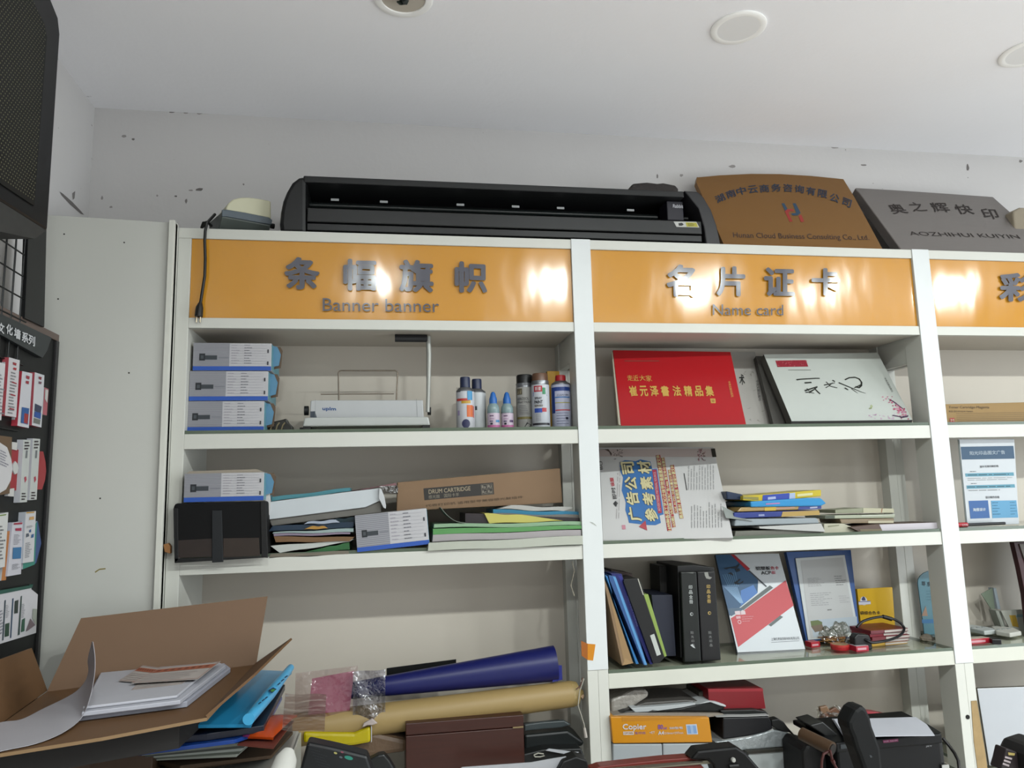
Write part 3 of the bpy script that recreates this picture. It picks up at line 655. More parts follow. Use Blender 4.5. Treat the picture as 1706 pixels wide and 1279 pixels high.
# cans and bottles
c = lambda s: [(730+x/6.319, 560+y/6.319) for x, y in s]
def can(name, label, group, cx, py, y, rad, H_, shoulder, cap, capm, bodym, art=None, dome='#8E9094', z=Z1):
    F = fr(cx, py, y, z); F = Frame(F.o, yaw=math.degrees(math.atan2(F.o.x-CAM.x, -CAM.y+F.o.y)) * -1)
    t = thing(name, label, 'spray can', F, group)
    MB().lathe([(rad*.9, 0), (rad, .004), (rad, shoulder)], 36).build('body', bodym, t, smooth=40)
    MB().lathe([(rad, shoulder), (rad*.96, shoulder+.005), (cap[0]*1.08, shoulder+.013), (cap[0]*1.02, cap[1])], 36).build('shoulder_dome', M(dome, .3, .7), t, smooth=40)
    MB().lathe([(cap[0], cap[1]), (cap[0]*.98, H_-.004), (cap[0]*.9, H_), (0, H_)], 32).build('cap', capm, t, smooth=40)
    if art:
        p = Print(F, wrap=rad); art(p, rad); p.build(t, 'label_print', .35)
    return t
navy = M('#27304F', .4, var=.05)
def art_white(p, r):
    p.rect(-.012, .016, .075, .09, '#C9A23A', 1); p.rect(-.03, .012, .083, .09, '#C4423C', 2); p.rect(.006, .022, .085, .112, '#3A93C6', 3)
    p.rect(.004, .024, .035, .07, '#D96A2C', 1); p.rect(.026, .030, .033, .068, '#C4423C', 1); p.disc(.001, .015, .012, .013, '#2C2F58', 1); p.rect(-.026, -.018, .04, .055, '#A99AC0', 1)
    p.tb('FOAM', -.03, -.018, .118, .124, '#3A3A44', 2); p.rect(-.03, -.014, .11, .112, '#55555E', 2)
def art_white2(p, r):
    p.rect(.012, .024, .0, .006, '#C46A9A', 1); p.rect(-.006, .0, .06, .072, '#3A3A44', 1)
can('spray_can', 'white spray can with navy cap and coloured squares, left of the pair', None, 776, 713, .07, .0275, .157, .112, (.0155, .118), navy, M('#D3D4DA', .35), art_white)
can('spray_can', 'plain white spray can with navy cap standing behind the one with coloured squares', None, 795.5, 712, .115, .0275, .158, .114, (.0155, .12), navy, M('#CFD3D6', .35), art_white2)
for cx, y, lab, liq in ((822.5, .08, 'small ink bottle with blue nozzle cap, nearest the white spray cans', '#6E2F66'), (845.5, .085, 'small dark ink bottle with blue nozzle cap, nearest the black capped can', '#1C2030')):
    F = fr(cx, 713, y, Z1); t = thing('ink_bottle', lab, 'bottle', F, 'ink bottles with blue caps'); r_ = .0185
    bmat = M('#7E9A9E' if liq != '#1C2030' else '#252C3A', .25)
    MB().lathe([(r_*.92, 0), (r_, .003), (r_, .062), (r_*.9, .07), (r_*.62, .078)], 28).build('body', [bmat], t, smooth=40)
    MB().lathe([(r_*.99, .0485), (r_*1.004, .049), (r_*1.004, .0625), (r_*.905, .0705), (r_*.63, .078)], 28).build('shoulder', M('#8FA6A8', .25), t, smooth=40)
    MB().lathe([(.0118, .076), (.0118, .092), (.009, .1), (.0072, .108), (.004, .113), (0, .114)], 24).build('cap', M('#2D6FC0', .4), t, smooth=40)
    p = Print(F, wrap=r_); p.rect(-.026, .026, .004, .048, '#D3C2D2', 1); p.rect(-.026, .026, .004, .012, '#C46AA0', 2); p.rect(-.014, -.002, .038, .041, '#6A4A70', 2); p.rect(-.014, .0, .03, .0315, '#B07AA8', 2)
    p.rect(-.014, -.004, .022, .025, '#50406A', 2); p.rect(.004, .018, .02, .027, '#4A90C4' if liq != '#1C2030' else '#5A3F6A', 2); p.rect(-.012, -.005, .013, .019, '#3A3A44', 2); p.build(t, 'label_print', .4)
def art_black(p, r):
    p.rect(-.028, -.008, .105, .124, '#6C6450', 1); p.poly([(-.024, .108), (-.013, .108), (-.011, .119), (-.02, .114)], '#B9AE8E', 2)
    p.tb('AEROSOL', -.026, .012, .088, .096, '#4A4A48', 2); p.tb('SPRAY PAINT', -.027, .02, .078, .085, '#4A4A48', 2); p.rect(-.03, .03, .03, .037, '#7E7440', 1)
    for i in range(6): p.rect(-.02, .012-.002*i, .045+.005*i, .0465+.005*i, '#77777A', 2)
    p.poly([(-.004, .006), (.012, .004), (.018, .012), (.004, .02)], '#1B1B1B', 2)
def art_brown(p, r):
    p.rect(-.02, .006, .108, .126, '#B83040', 2); p.tb('彩漆', -.016, .002, .111, .123, '#E0D0D0', 3, .03); p.poly([(-.024, .095), (.022, .095), (.012, .118), (-.024, .108)], '#2F4E9A', 1); p.rect(.006, .016, .1, .12, '#2F8A5A', 1)
    p.tb('SPRAY', -.018, .004, .085, .092, '#3A3A40', 2, .02); p.tb('PAINT', -.019, .006, .072, .082, '#2A2A30', 2, .04); p.tb('SERIES', -.019, .006, .063, .069, '#6A5A40', 2, .02)
    p.rect(-.02, .004, .045, .058, '#2F4FA8', 1); p.rect(.004, .018, .047, .059, '#B8343C', 1); p.rect(-.03, .03, .008, .014, '#1D1D24', 1)
    for i in range(6): p.rect(-.016, .0, .02+.004*i, .0212+.004*i, '#8A8A90', 2)
def art_blue(p, r):
    p.rect(-.035, .035, .11, .124, '#24418C', 1); p.rect(-.035, -.02, .045, .124, '#24418C', 1); p.rect(-.019, .03, .095, .112, '#BFC3DC', 2); p.tb('CLEANER', -.012, .024, .097, .102, '#3A3A4C', 3)
    p.rect(-.019, .03, .091, .094, '#3F7FC4', 2); p.rect(-.019, .03, .075, .077, '#B8B44C', 2); p.rect(-.019, .03, .052, .055, '#C4343C', 2)
    for i in range(5): p.rect(-.016, .022, .012+.008*i, .0135+.008*i, '#8286A2', 2)
    p.rect(.012, .02, .025, .032, '#2A2A3C', 3)
can('spray_can', 'spray can with black cap and silver label behind the brown capped can', None, 876, 713, .1, .0275, .168, .128, (.0255, .128), M('#17181A', .4), M('#A9A8A4', .4), art_black)
can('spray_can', 'spray paint can with brown cap and white label', None, 902, 712, .06, .0275, .166, .13, (.0245, .13), M('#6A4C3A', .35, var=.15, scale=60, stretch=(1, 1, .1)), M('#CBCFD6', .35), art_brown)
can('spray_can', 'blue and white spray can with red cap beside the brown capped can', None, 936.5, 712.5, .075, .03, .163, .132, (.0165, .141), M('#B4242C', .4), M('#C3C6DC', .35), art_blue)
F = fr(925, 712, .15, Z1)
tag(MB().prism([(-.02, 0), (.02, 0), (.02, F.uv(925, 618)[1]), (-.02, F.uv(920, 618)[1])], 0, .02).build('carton', M('#C8961E', .5), None, .001, frame=F), 'yellow carton half hidden between the brown and red capped cans', 'box')

# ================================================================ first bay, middle shelf
c = lambda s: [(280+x/5.815, 740+y/5.815) for x, y in s]
F = fr(291, 938, -.035, Z2)
t = thing('storage_basket', 'black mesh storage basket with centre strap standing over the shelf edge', 'basket', F)
P = F.pts(*c([(62, 1165), (50, 900), (48, 620), (62, 572), (950, 548), (960, 900), (970, 1108)])); P[0] = (P[0][0], 0); P[-1] = (P[-1][0], 0)
MB().prism(P, 0, .24).build('shell', M('#060607', .7, var=.2, scale=80, spec=.2), t, .006)
def patch(name, px, dep, mat): return MB().prism(F.pts(*c(px), dy=-dep), -dep, -.0004).build(name, mat, t, .001)
for name, px in (('border', [(62, 1150), (62, 1105), (905, 1085), (968, 1095)]), ('border', [(50, 620), (95, 620), (100, 1120), (62, 1150)]), ('border', [(895, 555), (950, 552), (968, 1100), (905, 1095)])): patch(name, px, .0025, M('#08090A', .5))
patch('strap', [(425, 640), (520, 640), (535, 1140), (425, 1145)], .004, M('#14181C', .55))
patch('mesh_window', [(95, 930), (425, 912), (425, 1090), (95, 1100)], .0012, M('#2C211C', .6, var=.3, scale=30)); patch('mesh_window', [(535, 910), (880, 905), (890, 1080), (535, 1095)], .0012, M('#33271F', .6, var=.3, scale=30))
F2 = fr(283, 912, .02)
tag(MB().prism(F2.pts((281, 905), (288, 903), (292, 908), (292, 920), (283, 917)), -.05, -.03).build('kraft_scrap', M('#9A6A3C', .6), None, .001, frame=F2), 'small brown kraft scrap poking out beside the black basket', 'paper')
supply_box('white and blue supply box with torn lid lying on the black mesh basket', (306, 836.5), (439, 833), (311, 789), -.03, None, open_top=True)

def papers(name, label, cat, z, px, th, mat, group=None, bevel=0): return slab(name, label, cat, z, px, th, mat, bevel, group)
# loose stack beside the basket: each layer a thing of its own
def layer(name, label, cat, quad, y, depth, mat, group=None, wob=.0013, bevel=.0006):
    """a flat packet seen edge-on: four corners of its front edge, then its depth"""
    F = fr(*quad[0], y); P = F.pts(*quad); o = MB()
    n = 10; top, bot = (P[3], P[2]), (P[0], P[1])
    def fn_edge(a, b, u, k): return (a[0]+(b[0]-a[0])*u, a[1]+(b[1]-a[1])*u+math.sin(u*9+k)*wob)
    pts = [fn_edge(bot[0], bot[1], i/n, 0) for i in range(n+1)] + [fn_edge(top[0], top[1], 1-i/n, .3) for i in range(n+1)]
    ob = o.prism(pts, 0, depth).build(name, mat, None, bevel, frame=F); return tag(ob, label, cat, group)
c = lambda s: [(430+x/6.3185, 760+y/6.3185) for x, y in s]
G = 'papers stacked beside the black basket'
layer('paper_bundle', 'grey brown paper bundle at the bottom of the stack beside the black basket', 'papers', c([(110, 1075), (960, 1030), (950, 995), (130, 1030)]), .0, .18, M('#7A7264', .6), G)
layer('plastic_folder', 'green plastic folder low in the stack beside the black basket', 'folder', c([(480, 1010), (965, 985), (960, 905), (700, 960)]), .01, .18, M('#2F6A3A', .4), G)
layer('plastic_folder', 'white paper folder lying across the green folder beside the black basket', 'folder', c([(230, 1018), (960, 900), (1010, 870), (130, 945)]), .005, .18, M('#C6C9C4', .5), G)
layer('envelope', 'brown kraft envelope in the middle of the stack beside the black basket', 'envelope', c([(185, 905), (960, 895), (1015, 850), (165, 845)]), .0, .19, M('#7A5A3A', .55), G, .001)
layer('plastic_folder', 'lilac and brown folder above the kraft envelope beside the black basket', 'folder', c([(165, 842), (970, 822), (970, 800), (160, 815)]), .004, .19, M('#8D7F92', .5), G)
layer('plastic_folder', 'pale blue folder below the navy folders beside the black basket', 'folder', c([(150, 812), (1005, 798), (1005, 758), (160, 800)]), .002, .19, M('#9DB0AE', .5), G)
layer('envelope', 'orange paper scrap between folders beside the black basket', 'envelope', c([(480, 770), (735, 760), (700, 735), (560, 735)]), -.002, .1, M('#B98A3E', .5), G, .001)
layer('plastic_folder', 'navy plastic folder upper in the stack beside the black basket', 'folder', c([(110, 790), (1000, 752), (1010, 690), (150, 735)]), .006, .19, M('#1E3348', .35), G, .001)
layer('plastic_folder', 'pale sheet on top of the navy folder beside the black basket', 'folder', c([(480, 715), (860, 700), (810, 668), (520, 690)]), .0, .1, M('#A9B2C2', .5), G)
layer('plastic_folder', 'dark teal folder end next to the leaning supply box', 'folder', c([(800, 755), (1015, 740), (1015, 640), (810, 660)]), .03, .16, M('#14303A', .4), G)
F = fr(452, 880, .02)
t = thing('white_cover', 'curled white cover sheet over a grey box on the paper stack', 'paper', F)
MB().prism(F.pts(*c([(140, 735), (1295, 590), (1290, 470), (110, 660)])), .006, .16).build('grey_box', M('#77746E', .6), t, .002)
MB().prism(F.pts(*c([(112, 665), (118, 480), (960, 372), (1280, 335), (1285, 465), (1230, 490), (1130, 535)])), -.002, .004).build('front_sheet', M('#D0D6DA', .5), t, .001)
a = F.uv(*c([(100, 510)])[0]); r1 = F.uv(*c([(100, 355)])[0])[1]-a[1]
P = [(a[0]+.0085*math.cos(k*.3), a[1]+r1*math.sin(k*.3)) for k in range(21)]
MB().prism(P, -.012, .003).build('curled_end', M('#D6D3D2', .5), t, .001)
MB().prism(F.pts(*c([(1275, 335), (1300, 345), (1330, 430), (1347, 520), (1343, 552), (1320, 540), (1290, 480), (1270, 440)])), -.012, .003).build('curled_end', M('#D0D2D4', .5), t, .001)
layer('plastic_packet', 'teal and cream sealed packet lying on the curled white cover', 'packet', c([(140, 475), (972, 368), (968, 330), (140, 430)]), .03, .12, M('#4C8E9A', .35))
layer('plastic_packet', 'pink packet lying behind the teal packet on the white cover', 'packet', c([(970, 365), (1285, 325), (1460, 312), (1450, 280), (985, 340)])[:4], .06, .1, M('#8A6266', .45))
F = fr(650, 815, .045)
tag(MB().prism(F.pts(*c([(1270, 315), (1460, 305), (1475, 330), (1470, 400), (1400, 385), (1300, 345)])), 0, .01).build('clear_bag', film('speckled_film', '#CFCBC6', .2, .25, 1.0, 90), None, frame=F), 'crumpled speckled clear plastic bag between white cover and drum box', 'bag')

supply_box('tilted white and blue supply box leaning before the drum cartridge carton', (595.4, 919.5), (715.2, 905.5), (590.6, 858.9), -.005, None, depth=.13, roll=4.3, flap=False)

F = fr(661, 852, .07, None, roll=4.0)
t = thing('drum_carton', 'long brown drum cartridge carton tilted on top of the folders', 'box', F)
c = lambda s: [(640+x/4.739, 740+y/4.739) for x, y in s]
P = F.pts(*c([(98, 530), (105, 300), (1388, 188), (1408, 460)]))
MB().prism(P, 0, .11).build('carton', M('#8A6D50', .6, var=.06), t, .0015)
pr = Print(F); pr.q(c([(310, 348), (862, 300), (868, 394), (318, 441)]), '#2D2926', 1)
pr.t('DRUM CARTRIDGE', *c([(350, 358), (680, 330), (352, 392)]), '#A5977E', 2, .02); pr.t('感光鼓', *c([(350, 402), (438, 395), (352, 430)]), '#8E8676', 2); pr.t('国际卡羊', *c([(472, 390), (590, 380), (474, 420)]), '#8E8676', 2)
for k, (dx, dy) in enumerate(((0, 0), (45, -4), (4, 40), (49, 36))): pr.t('R' + 'aicu'[k], *c([(770+dx, 325+dy), (800+dx, 322+dy), (772+dx, 350+dy)]), '#9A9284', 2, .03)
for q in ([(765, 318), (852, 310), (852, 313), (765, 321)], [(768, 356), (856, 348), (856, 351), (768, 359)], [(770, 395), (858, 387), (858, 390), (770, 398)], [(764, 318), (767, 318), (773, 396), (770, 396)], [(806, 315), (809, 315), (815, 391), (812, 391)], [(850, 310), (853, 310), (859, 388), (856, 388)]): pr.q(c(q), '#7C7466', 2)
pr.t('代表打印机 适用型号兼容感光鼓组件', *c([(325, 475), (1095, 405), (327, 495)]), '#54402A', 2)
pr.build(t)

layer('pvc_strip', 'flat white plastic strip lying along the shelf edge under the green folder', 'strip', c([(345, 842), (1568, 792), (1568, 722), (350, 780)]), -.012, .05, M('#BEC1B4', .4, var=.06))
layer('paper_bundle', 'pale grey paper bundle lying under the green folder', 'papers', c([(380, 770), (1555, 722), (1555, 675), (385, 715)]), .0, .2, M('#ABA5A6', .5))
G = 'folders under the drum carton'
layer('plastic_folder', 'bright green plastic folder on the pale grey paper bundle', 'folder', c([(385, 714), (1560, 668), (1560, 640), (385, 668)]), .0, .2, M('#5E9A5A', .35), None, .001)
layer('plastic_folder', 'pale green curled folder above the bright green folder', 'folder', c([(390, 660), (1560, 640), (1590, 610), (395, 632)]), .004, .2, M('#8FB08E', .35), None, .002)
layer('magazine', 'dark brown magazine at the bottom of the folder pile under the drum carton', 'magazine', c([(640, 625), (1500, 632), (1600, 585), (640, 545)]), .02, .17, M('#2C2428', .4), G, .001)
layer('magazine', 'pale yellow paper sticking out below the drum carton', 'paper', c([(830, 625), (1420, 605), (1120, 560), (790, 545)]), .012, .1, M('#C6BE62', .5), G)
layer('magazine', 'grey magazine on the pile under the drum carton', 'magazine', c([(880, 600), (1590, 600), (1580, 560), (850, 545)]), .026, .16, M('#77746E', .4), G, .002)
layer('magazine', 'bright blue folder on the pile under the drum carton', 'folder', c([(860, 560), (1570, 575), (1560, 535), (860, 515)]), .03, .16, M('#2A7DA0', .4), G, .002)
layer('magazine', 'top grey leaflet of the pile under the drum carton', 'paper', c([(900, 510), (1420, 530), (1500, 500), (1000, 482)]), .03, .14, M('#B5B4B0', .4), G, .002)
F = fr(745, 870, .0)
def curl(u, v): a = .2+u*1.35; return (F.uv(735, 872)[0]+.07*u-.0, v*.12, F.uv(735, 872)[1]+.045*(1-u)**2.2-.0)
tag(MB().sheet(curl, 14, 4, .001).build('curled_sheet', M('#8C988A', .45), None, smooth=60, frame=F), 'grey green sheet curling up beside the tilted supply box', 'paper')
F = fr(985, 880, -.004)
tag(MB().sheet(lambda u, v: (-.02+.05*u, .004*math.sin(u*9+v*4)+.1*v*.4, .012-.03*u*u+.012*math.sin(v*5+u*3)), 10, 8, .0006).build('clear_bag', film('clear_bag_film', '#E4E4E0', .08, .12, .7, 40), None, smooth=60, frame=F), 'clear plastic bag end sticking out over the post beside the folders', 'bag')

# ================================================================ second bay, upper shelf
def album(name, label, F, quad, th, face, side, sides=None):
    t = thing(name, label, 'book', F)
    MB().prism(F.pts(*quad), 0, th, 0, 1).build('cover', [M(face, .3, var=.03), M(side, .5)], t, .0008)
    return t
F = fr(1035, 712, .05, Z1, yaw=-4, lean=25)
Q = [(1035, 712), (1244, 711), (1217, 586), (1021, 583)]
t = album('album', 'red calligraphy album with gold title leaning on the upper shelf', F, Q, .018, '#B3161F', '#7A1016')
MB().prism(F.pts((1031, 706), (1036.5, 709.5), (1023, 585), (1019.5, 586)), .002, .016).build('page_edge', M('#C9C0AC', .6), t)
c = lambda s: [(980+x/5.687, 540+y/5.687) for x, y in s]
pr = Print(F); gd = '#CFA850'
for s, tl, tr, bl in (('走', (362, 485), (415, 482), (375, 538)), ('近', (420, 485), (470, 482), (430, 540)), ('大', (478, 485), (532, 482), (490, 538)), ('家', (540, 485), (595, 485), (552, 542))): pr.t(s, *c([tl, tr, bl]), gd, 2)
for s, x in zip('崔元泽書法精品集', (378, 478, 578, 680, 792, 898, 1000, 1100)): pr.t(s, *c([(x, 585), (x+75, 583), (x+18, 685)]), gd, 2, .03)
pr.q(c([(1155, 705), (1203, 705), (1207, 748), (1162, 748)]), gd); pr.q(c([(1166, 715), (1195, 715), (1197, 740), (1170, 740)]), '#A87A38', 2)
pr.q(c([(1318, 542), (1340, 540), (1376, 690), (1352, 695)]), '#B3161F'); pr.aff('中央文献出版社', *pr.P(c([(1345, 540), (1378, 690), (1322, 545)])), gd, 2)
pr.lines(*c([(340, 342), (670, 342), (345, 357)]), 1, '#8E3A30', 2, .6, full=True)
pr.build(t, 'gold_lettering')
F = fr(1290, 711, .12, Z1, lean=25)
t = album('album', 'pale grey calligraphy album standing behind the red one', F, [(1120, 711), (1291, 710), (1258, 586), (1105, 586)], .015, '#BDBAB4', '#8C8880')
pr = Print(F); pr.t('术', *c([(1425, 475), (1475, 475), (1435, 575)]), '#1E1C1A', 2, .02); pr.aff('中央文献出版社', *pr.P(c([(1610, 530), (1640, 725), (1585, 535)])), '#2A2826', 2)
rg = random.Random(4)
for k in range(16):
    x, y = rg.uniform(1420, 1660), rg.uniform(400, 930); pr.q(c([(x, y), (x+rg.uniform(10, 40), y+rg.uniform(-20, 25)), (x+rg.uniform(10, 40), y+rg.uniform(-15, 30)), (x+4, y+5)]), '#A39F98', 1)
pr.build(t, 'ink_print')
c = lambda s: [(1260+x/5.687, 540+y/5.687) for x, y in s]
F = fr(1300, 713, .08, Z1, lean=27)
t = album('album', 'dark grey album standing behind the white painting album', F, c([(165, 955), (1200, 945), (1000, 300), (-5, 300)]), .02, '#5E5C58', '#4A4844')
F = fr(1319, 712, .03, Z1, lean=27.5)
t = album('album', 'large white painting album with black calligraphy and pink blossom', F, c([(335, 918), (1480, 906), (1150, 268), (70, 285)]), .03, '#C6CBC5', '#56544E')
MB().prism(F.pts(*c([(330, 945), (1475, 930), (1482, 905), (335, 917)])), .001, .029).build('bottom_edge', M('#15140F', .5), t)
pr = Print(F)
pr.q(c([(180, 345), (470, 340), (492, 402), (200, 406)]), '#9E2436')
rg = random.Random(8)
for k in range(60):
    x, y = rg.uniform(185, 475), rg.uniform(343, 400); pr.q(c([(x, y), (x+rg.uniform(4, 16), y-2), (x+rg.uniform(4, 14), y+rg.uniform(2, 8)), (x+2, y+3)]), rg.choice(['#7A1A28', '#B96A70', '#8A2030']), 2)
ink = '#15170F'
def stroke(p, pts, w0, w1, col, layer=2):
    # one brush stroke: a band that follows its points
    P = [Vector(k) for k in p.P(c(pts))]; n = len(P); L, R_ = [], []
    for i in range(n):
        d = (P[min(i+1, n-1)]-P[max(i-1, 0)]).normalized(); nn = Vector((-d.y, d.x))*(w0+(w1-w0)*i/(n-1))*.5*.000265
        L.append(tuple(P[i]+nn)); R_.append(tuple(P[i]-nn))
    p.put(L+R_, [[i, i+1, n+i+1, n+i] for i in range(n-1)], col, layer)
for k, (pts, w0, w1) in enumerate((([(380, 528), (420, 522), (560, 514), (600, 514)], 18, 14), ([(456, 557), (522, 552)], 20, 18), ([(458, 632), (500, 618), (578, 592)], 22, 14), ([(478, 610), (505, 640), (560, 612)], 14, 12),
        ([(500, 652), (540, 625), (578, 596)], 14, 10), ([(548, 605), (572, 632), (604, 662)], 18, 18), ([(465, 648), (500, 645), (548, 655)], 14, 8),
        ([(640, 578), (690, 568), (744, 556)], 14, 10), ([(660, 546), (700, 588), (766, 604)], 12, 10), ([(656, 604), (690, 584), (722, 556)], 10, 8), ([(720, 532), (744, 544)], 18, 16),
        ([(838, 528), (880, 508), (935, 504), (975, 520), (996, 550), (995, 582), (972, 602), (938, 594)], 16, 22), ([(780, 555), (850, 584), (930, 616), (985, 640), (1035, 656)], 18, 4), ([(836, 604), (870, 624)], 20, 16), ([(928, 604), (992, 574)], 12, 14), ([(900, 612), (940, 640), (960, 655)], 10, 4))):
    stroke(pr, pts, w0, w1, ink, 2+.05*k)
pr.aff('中央文献出版社', *pr.P(c([(1225, 505), (1300, 640), (1208, 512)])), '#3A3A34', 2)
pr.lines(*c([(300, 430), (515, 430), (303, 442)]), 1, '#7A7E78', 2, .4, full=True)
for k in range(110):
    u, v = rg.random(), rg.random(); x = 1240+180*v+rg.gauss(0, 22); y = 670+215*v+rg.gauss(0, 26); r_ = rg.uniform(5, 14)
    if x < 1200+v*270 and y < 905: pr.q(c([(x+r_*math.cos(a), y+r_*.8*math.sin(a)) for a in (0, 1, 2.1, 3.1, 4.2, 5.2)]), rg.choice(['#C98FA0', '#B5607A', '#D2AEB8', '#A84A68', '#C0809A']), 1+.05*k/10)
for q in ([(1240, 700), (1300, 730), (1390, 800), (1388, 806), (1296, 738)], [(1360, 880), (1440, 862), (1436, 880), (1366, 892)], [(1290, 860), (1400, 880), (1398, 888), (1286, 868)]): pr.q(c(q), '#4E3450', 3)
for k in range(30):
    x, y = rg.uniform(1050, 1300), rg.uniform(850, 900); pr.q(c([(x, y), (x+8, y-4), (x+14, y+4), (x+5, y+6)]), '#C8A8C0', 1)
pr.q(c([(1078, 770), (1092, 762), (1104, 780), (1090, 800), (1080, 790)]), '#A9B48A'); pr.q(c([(1064, 795), (1090, 788), (1094, 802), (1070, 806)]), '#8E9870', 2)
pr.build(t, 'cover_print')

# ================================================================ second bay, middle shelf
F = fr(1005, 899, .035, Z2, yaw=-8, lean=34)
t = thing('material_catalogue', 'white advertising catalogue with big blue and yellow title leaning beside the upright', 'catalogue', F)
c = lambda s: [(980+x/6.5615, 730+y/6.5615) for x, y in s]
MB().prism(F.pts(*c([(160, 1112), (1585, 1085), (1370, 95), (120, 100)])), 0, .016).build('book_block', M('#CDCCCB', .35, var=.03), t, .0008)
pr = Print(F)
pr.q(c([(120, 118), (1340, 112), (1362, 205), (125, 200)]), '#C3B4B0', .5)  # pinkish top band: the shelf's shadow painted onto the white cover
pr.q(c([(345, 265), (400, 240), (520, 250), (570, 232), (680, 255), (700, 335), (752, 330), (825, 832), (780, 845), (795, 925), (735, 950), (650, 948), (445, 925), (430, 860), (405, 785), (410, 700), (365, 570), (380, 430), (345, 350)]), '#3E72AE', 1)
pr.q(c([(698, 345), (745, 342), (806, 815), (764, 822)]), '#A83A50', 2); pr.aff('ADVERTISING MATERIAL SOURCE', *pr.P(c([(765, 800), (712, 372), (790, 796)])), '#D0B8BC', 3)
def rot(s, x0, y0, x1, y1, col='#D6CDA0', b=.03, lean_=26):
    # characters turned a quarter turn: their head points to the left
    pr.t(s, *c([(x0+lean_, y1), (x0, y0), (x1+lean_, y1-6)]), '#4A4A44', 3, b+.05); pr.t(s, *c([(x0+lean_, y1), (x0, y0), (x1+lean_, y1-6)]), col, 5, b)
for s, x0, y0, x1, y1 in (('广', 425, 755, 565, 915), ('告', 400, 588, 540, 735), ('公', 385, 425, 520, 575), ('司', 350, 262, 495, 400), ('参', 605, 770, 745, 915), ('考', 580, 595, 720, 742), ('素', 555, 425, 690, 570), ('材', 525, 252, 675, 395)):
    rot(s, x0, y0, x1, y1)
for (tl, tr, bl, txt) in (((865, 1015), (740, 185), (912, 1012), '1699种各类工艺3D立体字效果图素材源文件'), ((920, 980), (795, 215), (957, 972), '1600款门头招牌 汽车广告1466 源文件分层素材'), ((945, 822), (870, 345), (976, 818), 'CDR AI PSD 分层矢量设计素材'), ((1000, 880), (895, 295), (1042, 876), '精品素材 高清图库 平面设计源文件')):
    p4 = [tl, tr, (tr[0]+bl[0]-tl[0], tr[1]+bl[1]-tl[1]), bl]; pr.q(c(p4), '#A63040', 1.5); pr.t(txt, *c([tl, tr, bl]), '#D8D2A0', 3, .03)
pr.q(c([(553, 968), (625, 900), (645, 1010)]), '#B04A54', 3)
pr.q(c([(272, 715), (296, 685), (326, 710), (300, 750)]), '#3A3A3C', 2); pr.t('即时', *c([(268, 670), (250, 540), (312, 665)]), '#4A4848', 2, .02); pr.t('设服', *c([(250, 530), (235, 432), (290, 526)]), '#C04A54', 2, .03)
pr.lines(*c([(1120, 980), (1120, 700), (1480, 975)]), 11, '#9A9A9A', 2, .3, seed=5); pr.lines(*c([(1085, 565), (1090, 280), (1390, 560)]), 10, '#A4A4A4', 2, .3, seed=6)
pr.lines(*c([(1070, 570), (1040, 385), (1085, 568)]), 1, '#3A3A3A', 2, .6, full=True); pr.lines(*c([(300, 880), (320, 250), (350, 876)]), 2, '#A9A4A4', 2, .25, seed=9)
pr.q(c([(1340, 115), (1385, 112), (1402, 205), (1358, 208)]), '#2E2A26', 2); pr.q(c([(366, 950), (405, 948), (410, 995), (372, 998)]), '#C78A98', 2)
for k in range(40):
    x, y = rg.uniform(1190, 1270), rg.uniform(115, 250); pr.q(c([(x, y), (x+12, y-5), (x+9, y+9)]), rg.choice(['#7A5048', '#C77A98', '#4A3A34', '#A06070']), 2)
for k in range(26):
    x, y = rg.uniform(270, 370), rg.uniform(120, 230); pr.q(c([(x, y), (x+14, y-3), (x+4, y+10)]), '#6E5E5C', 2)
pr.q(c([(120, 125), (220, 120), (258, 170), (250, 195), (230, 150), (180, 125)]), '#5A4A44', 2)
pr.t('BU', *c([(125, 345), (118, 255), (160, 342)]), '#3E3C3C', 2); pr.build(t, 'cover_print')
F2 = fr(1190, 905, .04, Z2)

c = lambda s: [(1190+x/4.489, 780+y/4.489) for x, y in s]
def packet(label, quad, y, depth, mat, cat='packet', name='paper_packet', group=None, bands=(), bevel=.001):
    F = fr(*c([quad[0]])[0], y)
    t = thing(name, label, cat, F, group); MB().prism(F.pts(*c(quad)), 0, depth).build('wrapper', mat, t, bevel)
    if bands:
        p = Print(F)
        for q, col in bands: p.q(c(q), col, 2)
        p.build(t)
    return t
packet('dark grey folder at the bottom of the pile beside the catalogue', [(150, 512), (800, 482), (780, 448), (160, 470)], .01, .2, M('#6E6E64', .5), 'folder', 'folder')
packet('white sheet bundle low in the pile beside the catalogue', [(340, 450), (830, 475), (800, 412), (335, 435)], .0, .2, M('#B9B9B6', .5), 'papers', 'paper_bundle', bevel=.0006)
packet('clear wrapped bundle under the blue and yellow packet beside the catalogue', [(150, 432), (790, 412), (770, 370), (160, 378)], .004, .2, M('#9AA3A8', .25), 'papers', 'paper_bundle', bevel=.004)
packet('lowest blue and yellow paper packet beside the catalogue', [(140, 376), (790, 350), (780, 312), (150, 330)], .006, .2, M('#2E3E86', .3), bands=[([(500, 362), (790, 348), (782, 314), (510, 324)], '#B0924E'), ([(330, 358), (375, 356), (373, 342), (330, 344)], '#8E98C0')], bevel=.003)
packet('yellow and blue paper packet below the sky blue packet', [(170, 325), (800, 304), (800, 272), (200, 292)], .006, .19, M('#A98E5A', .3), bands=[([(375, 318), (460, 315), (460, 288), (375, 292)], '#C7A63C'), ([(625, 310), (800, 302), (800, 274), (632, 286)], '#2F3D84'), ([(460, 306), (600, 300), (600, 288), (460, 293)], '#B78E7A'), ([(715, 300), (770, 296), (770, 284), (715, 289)], '#A8AAC0')], bevel=.003)
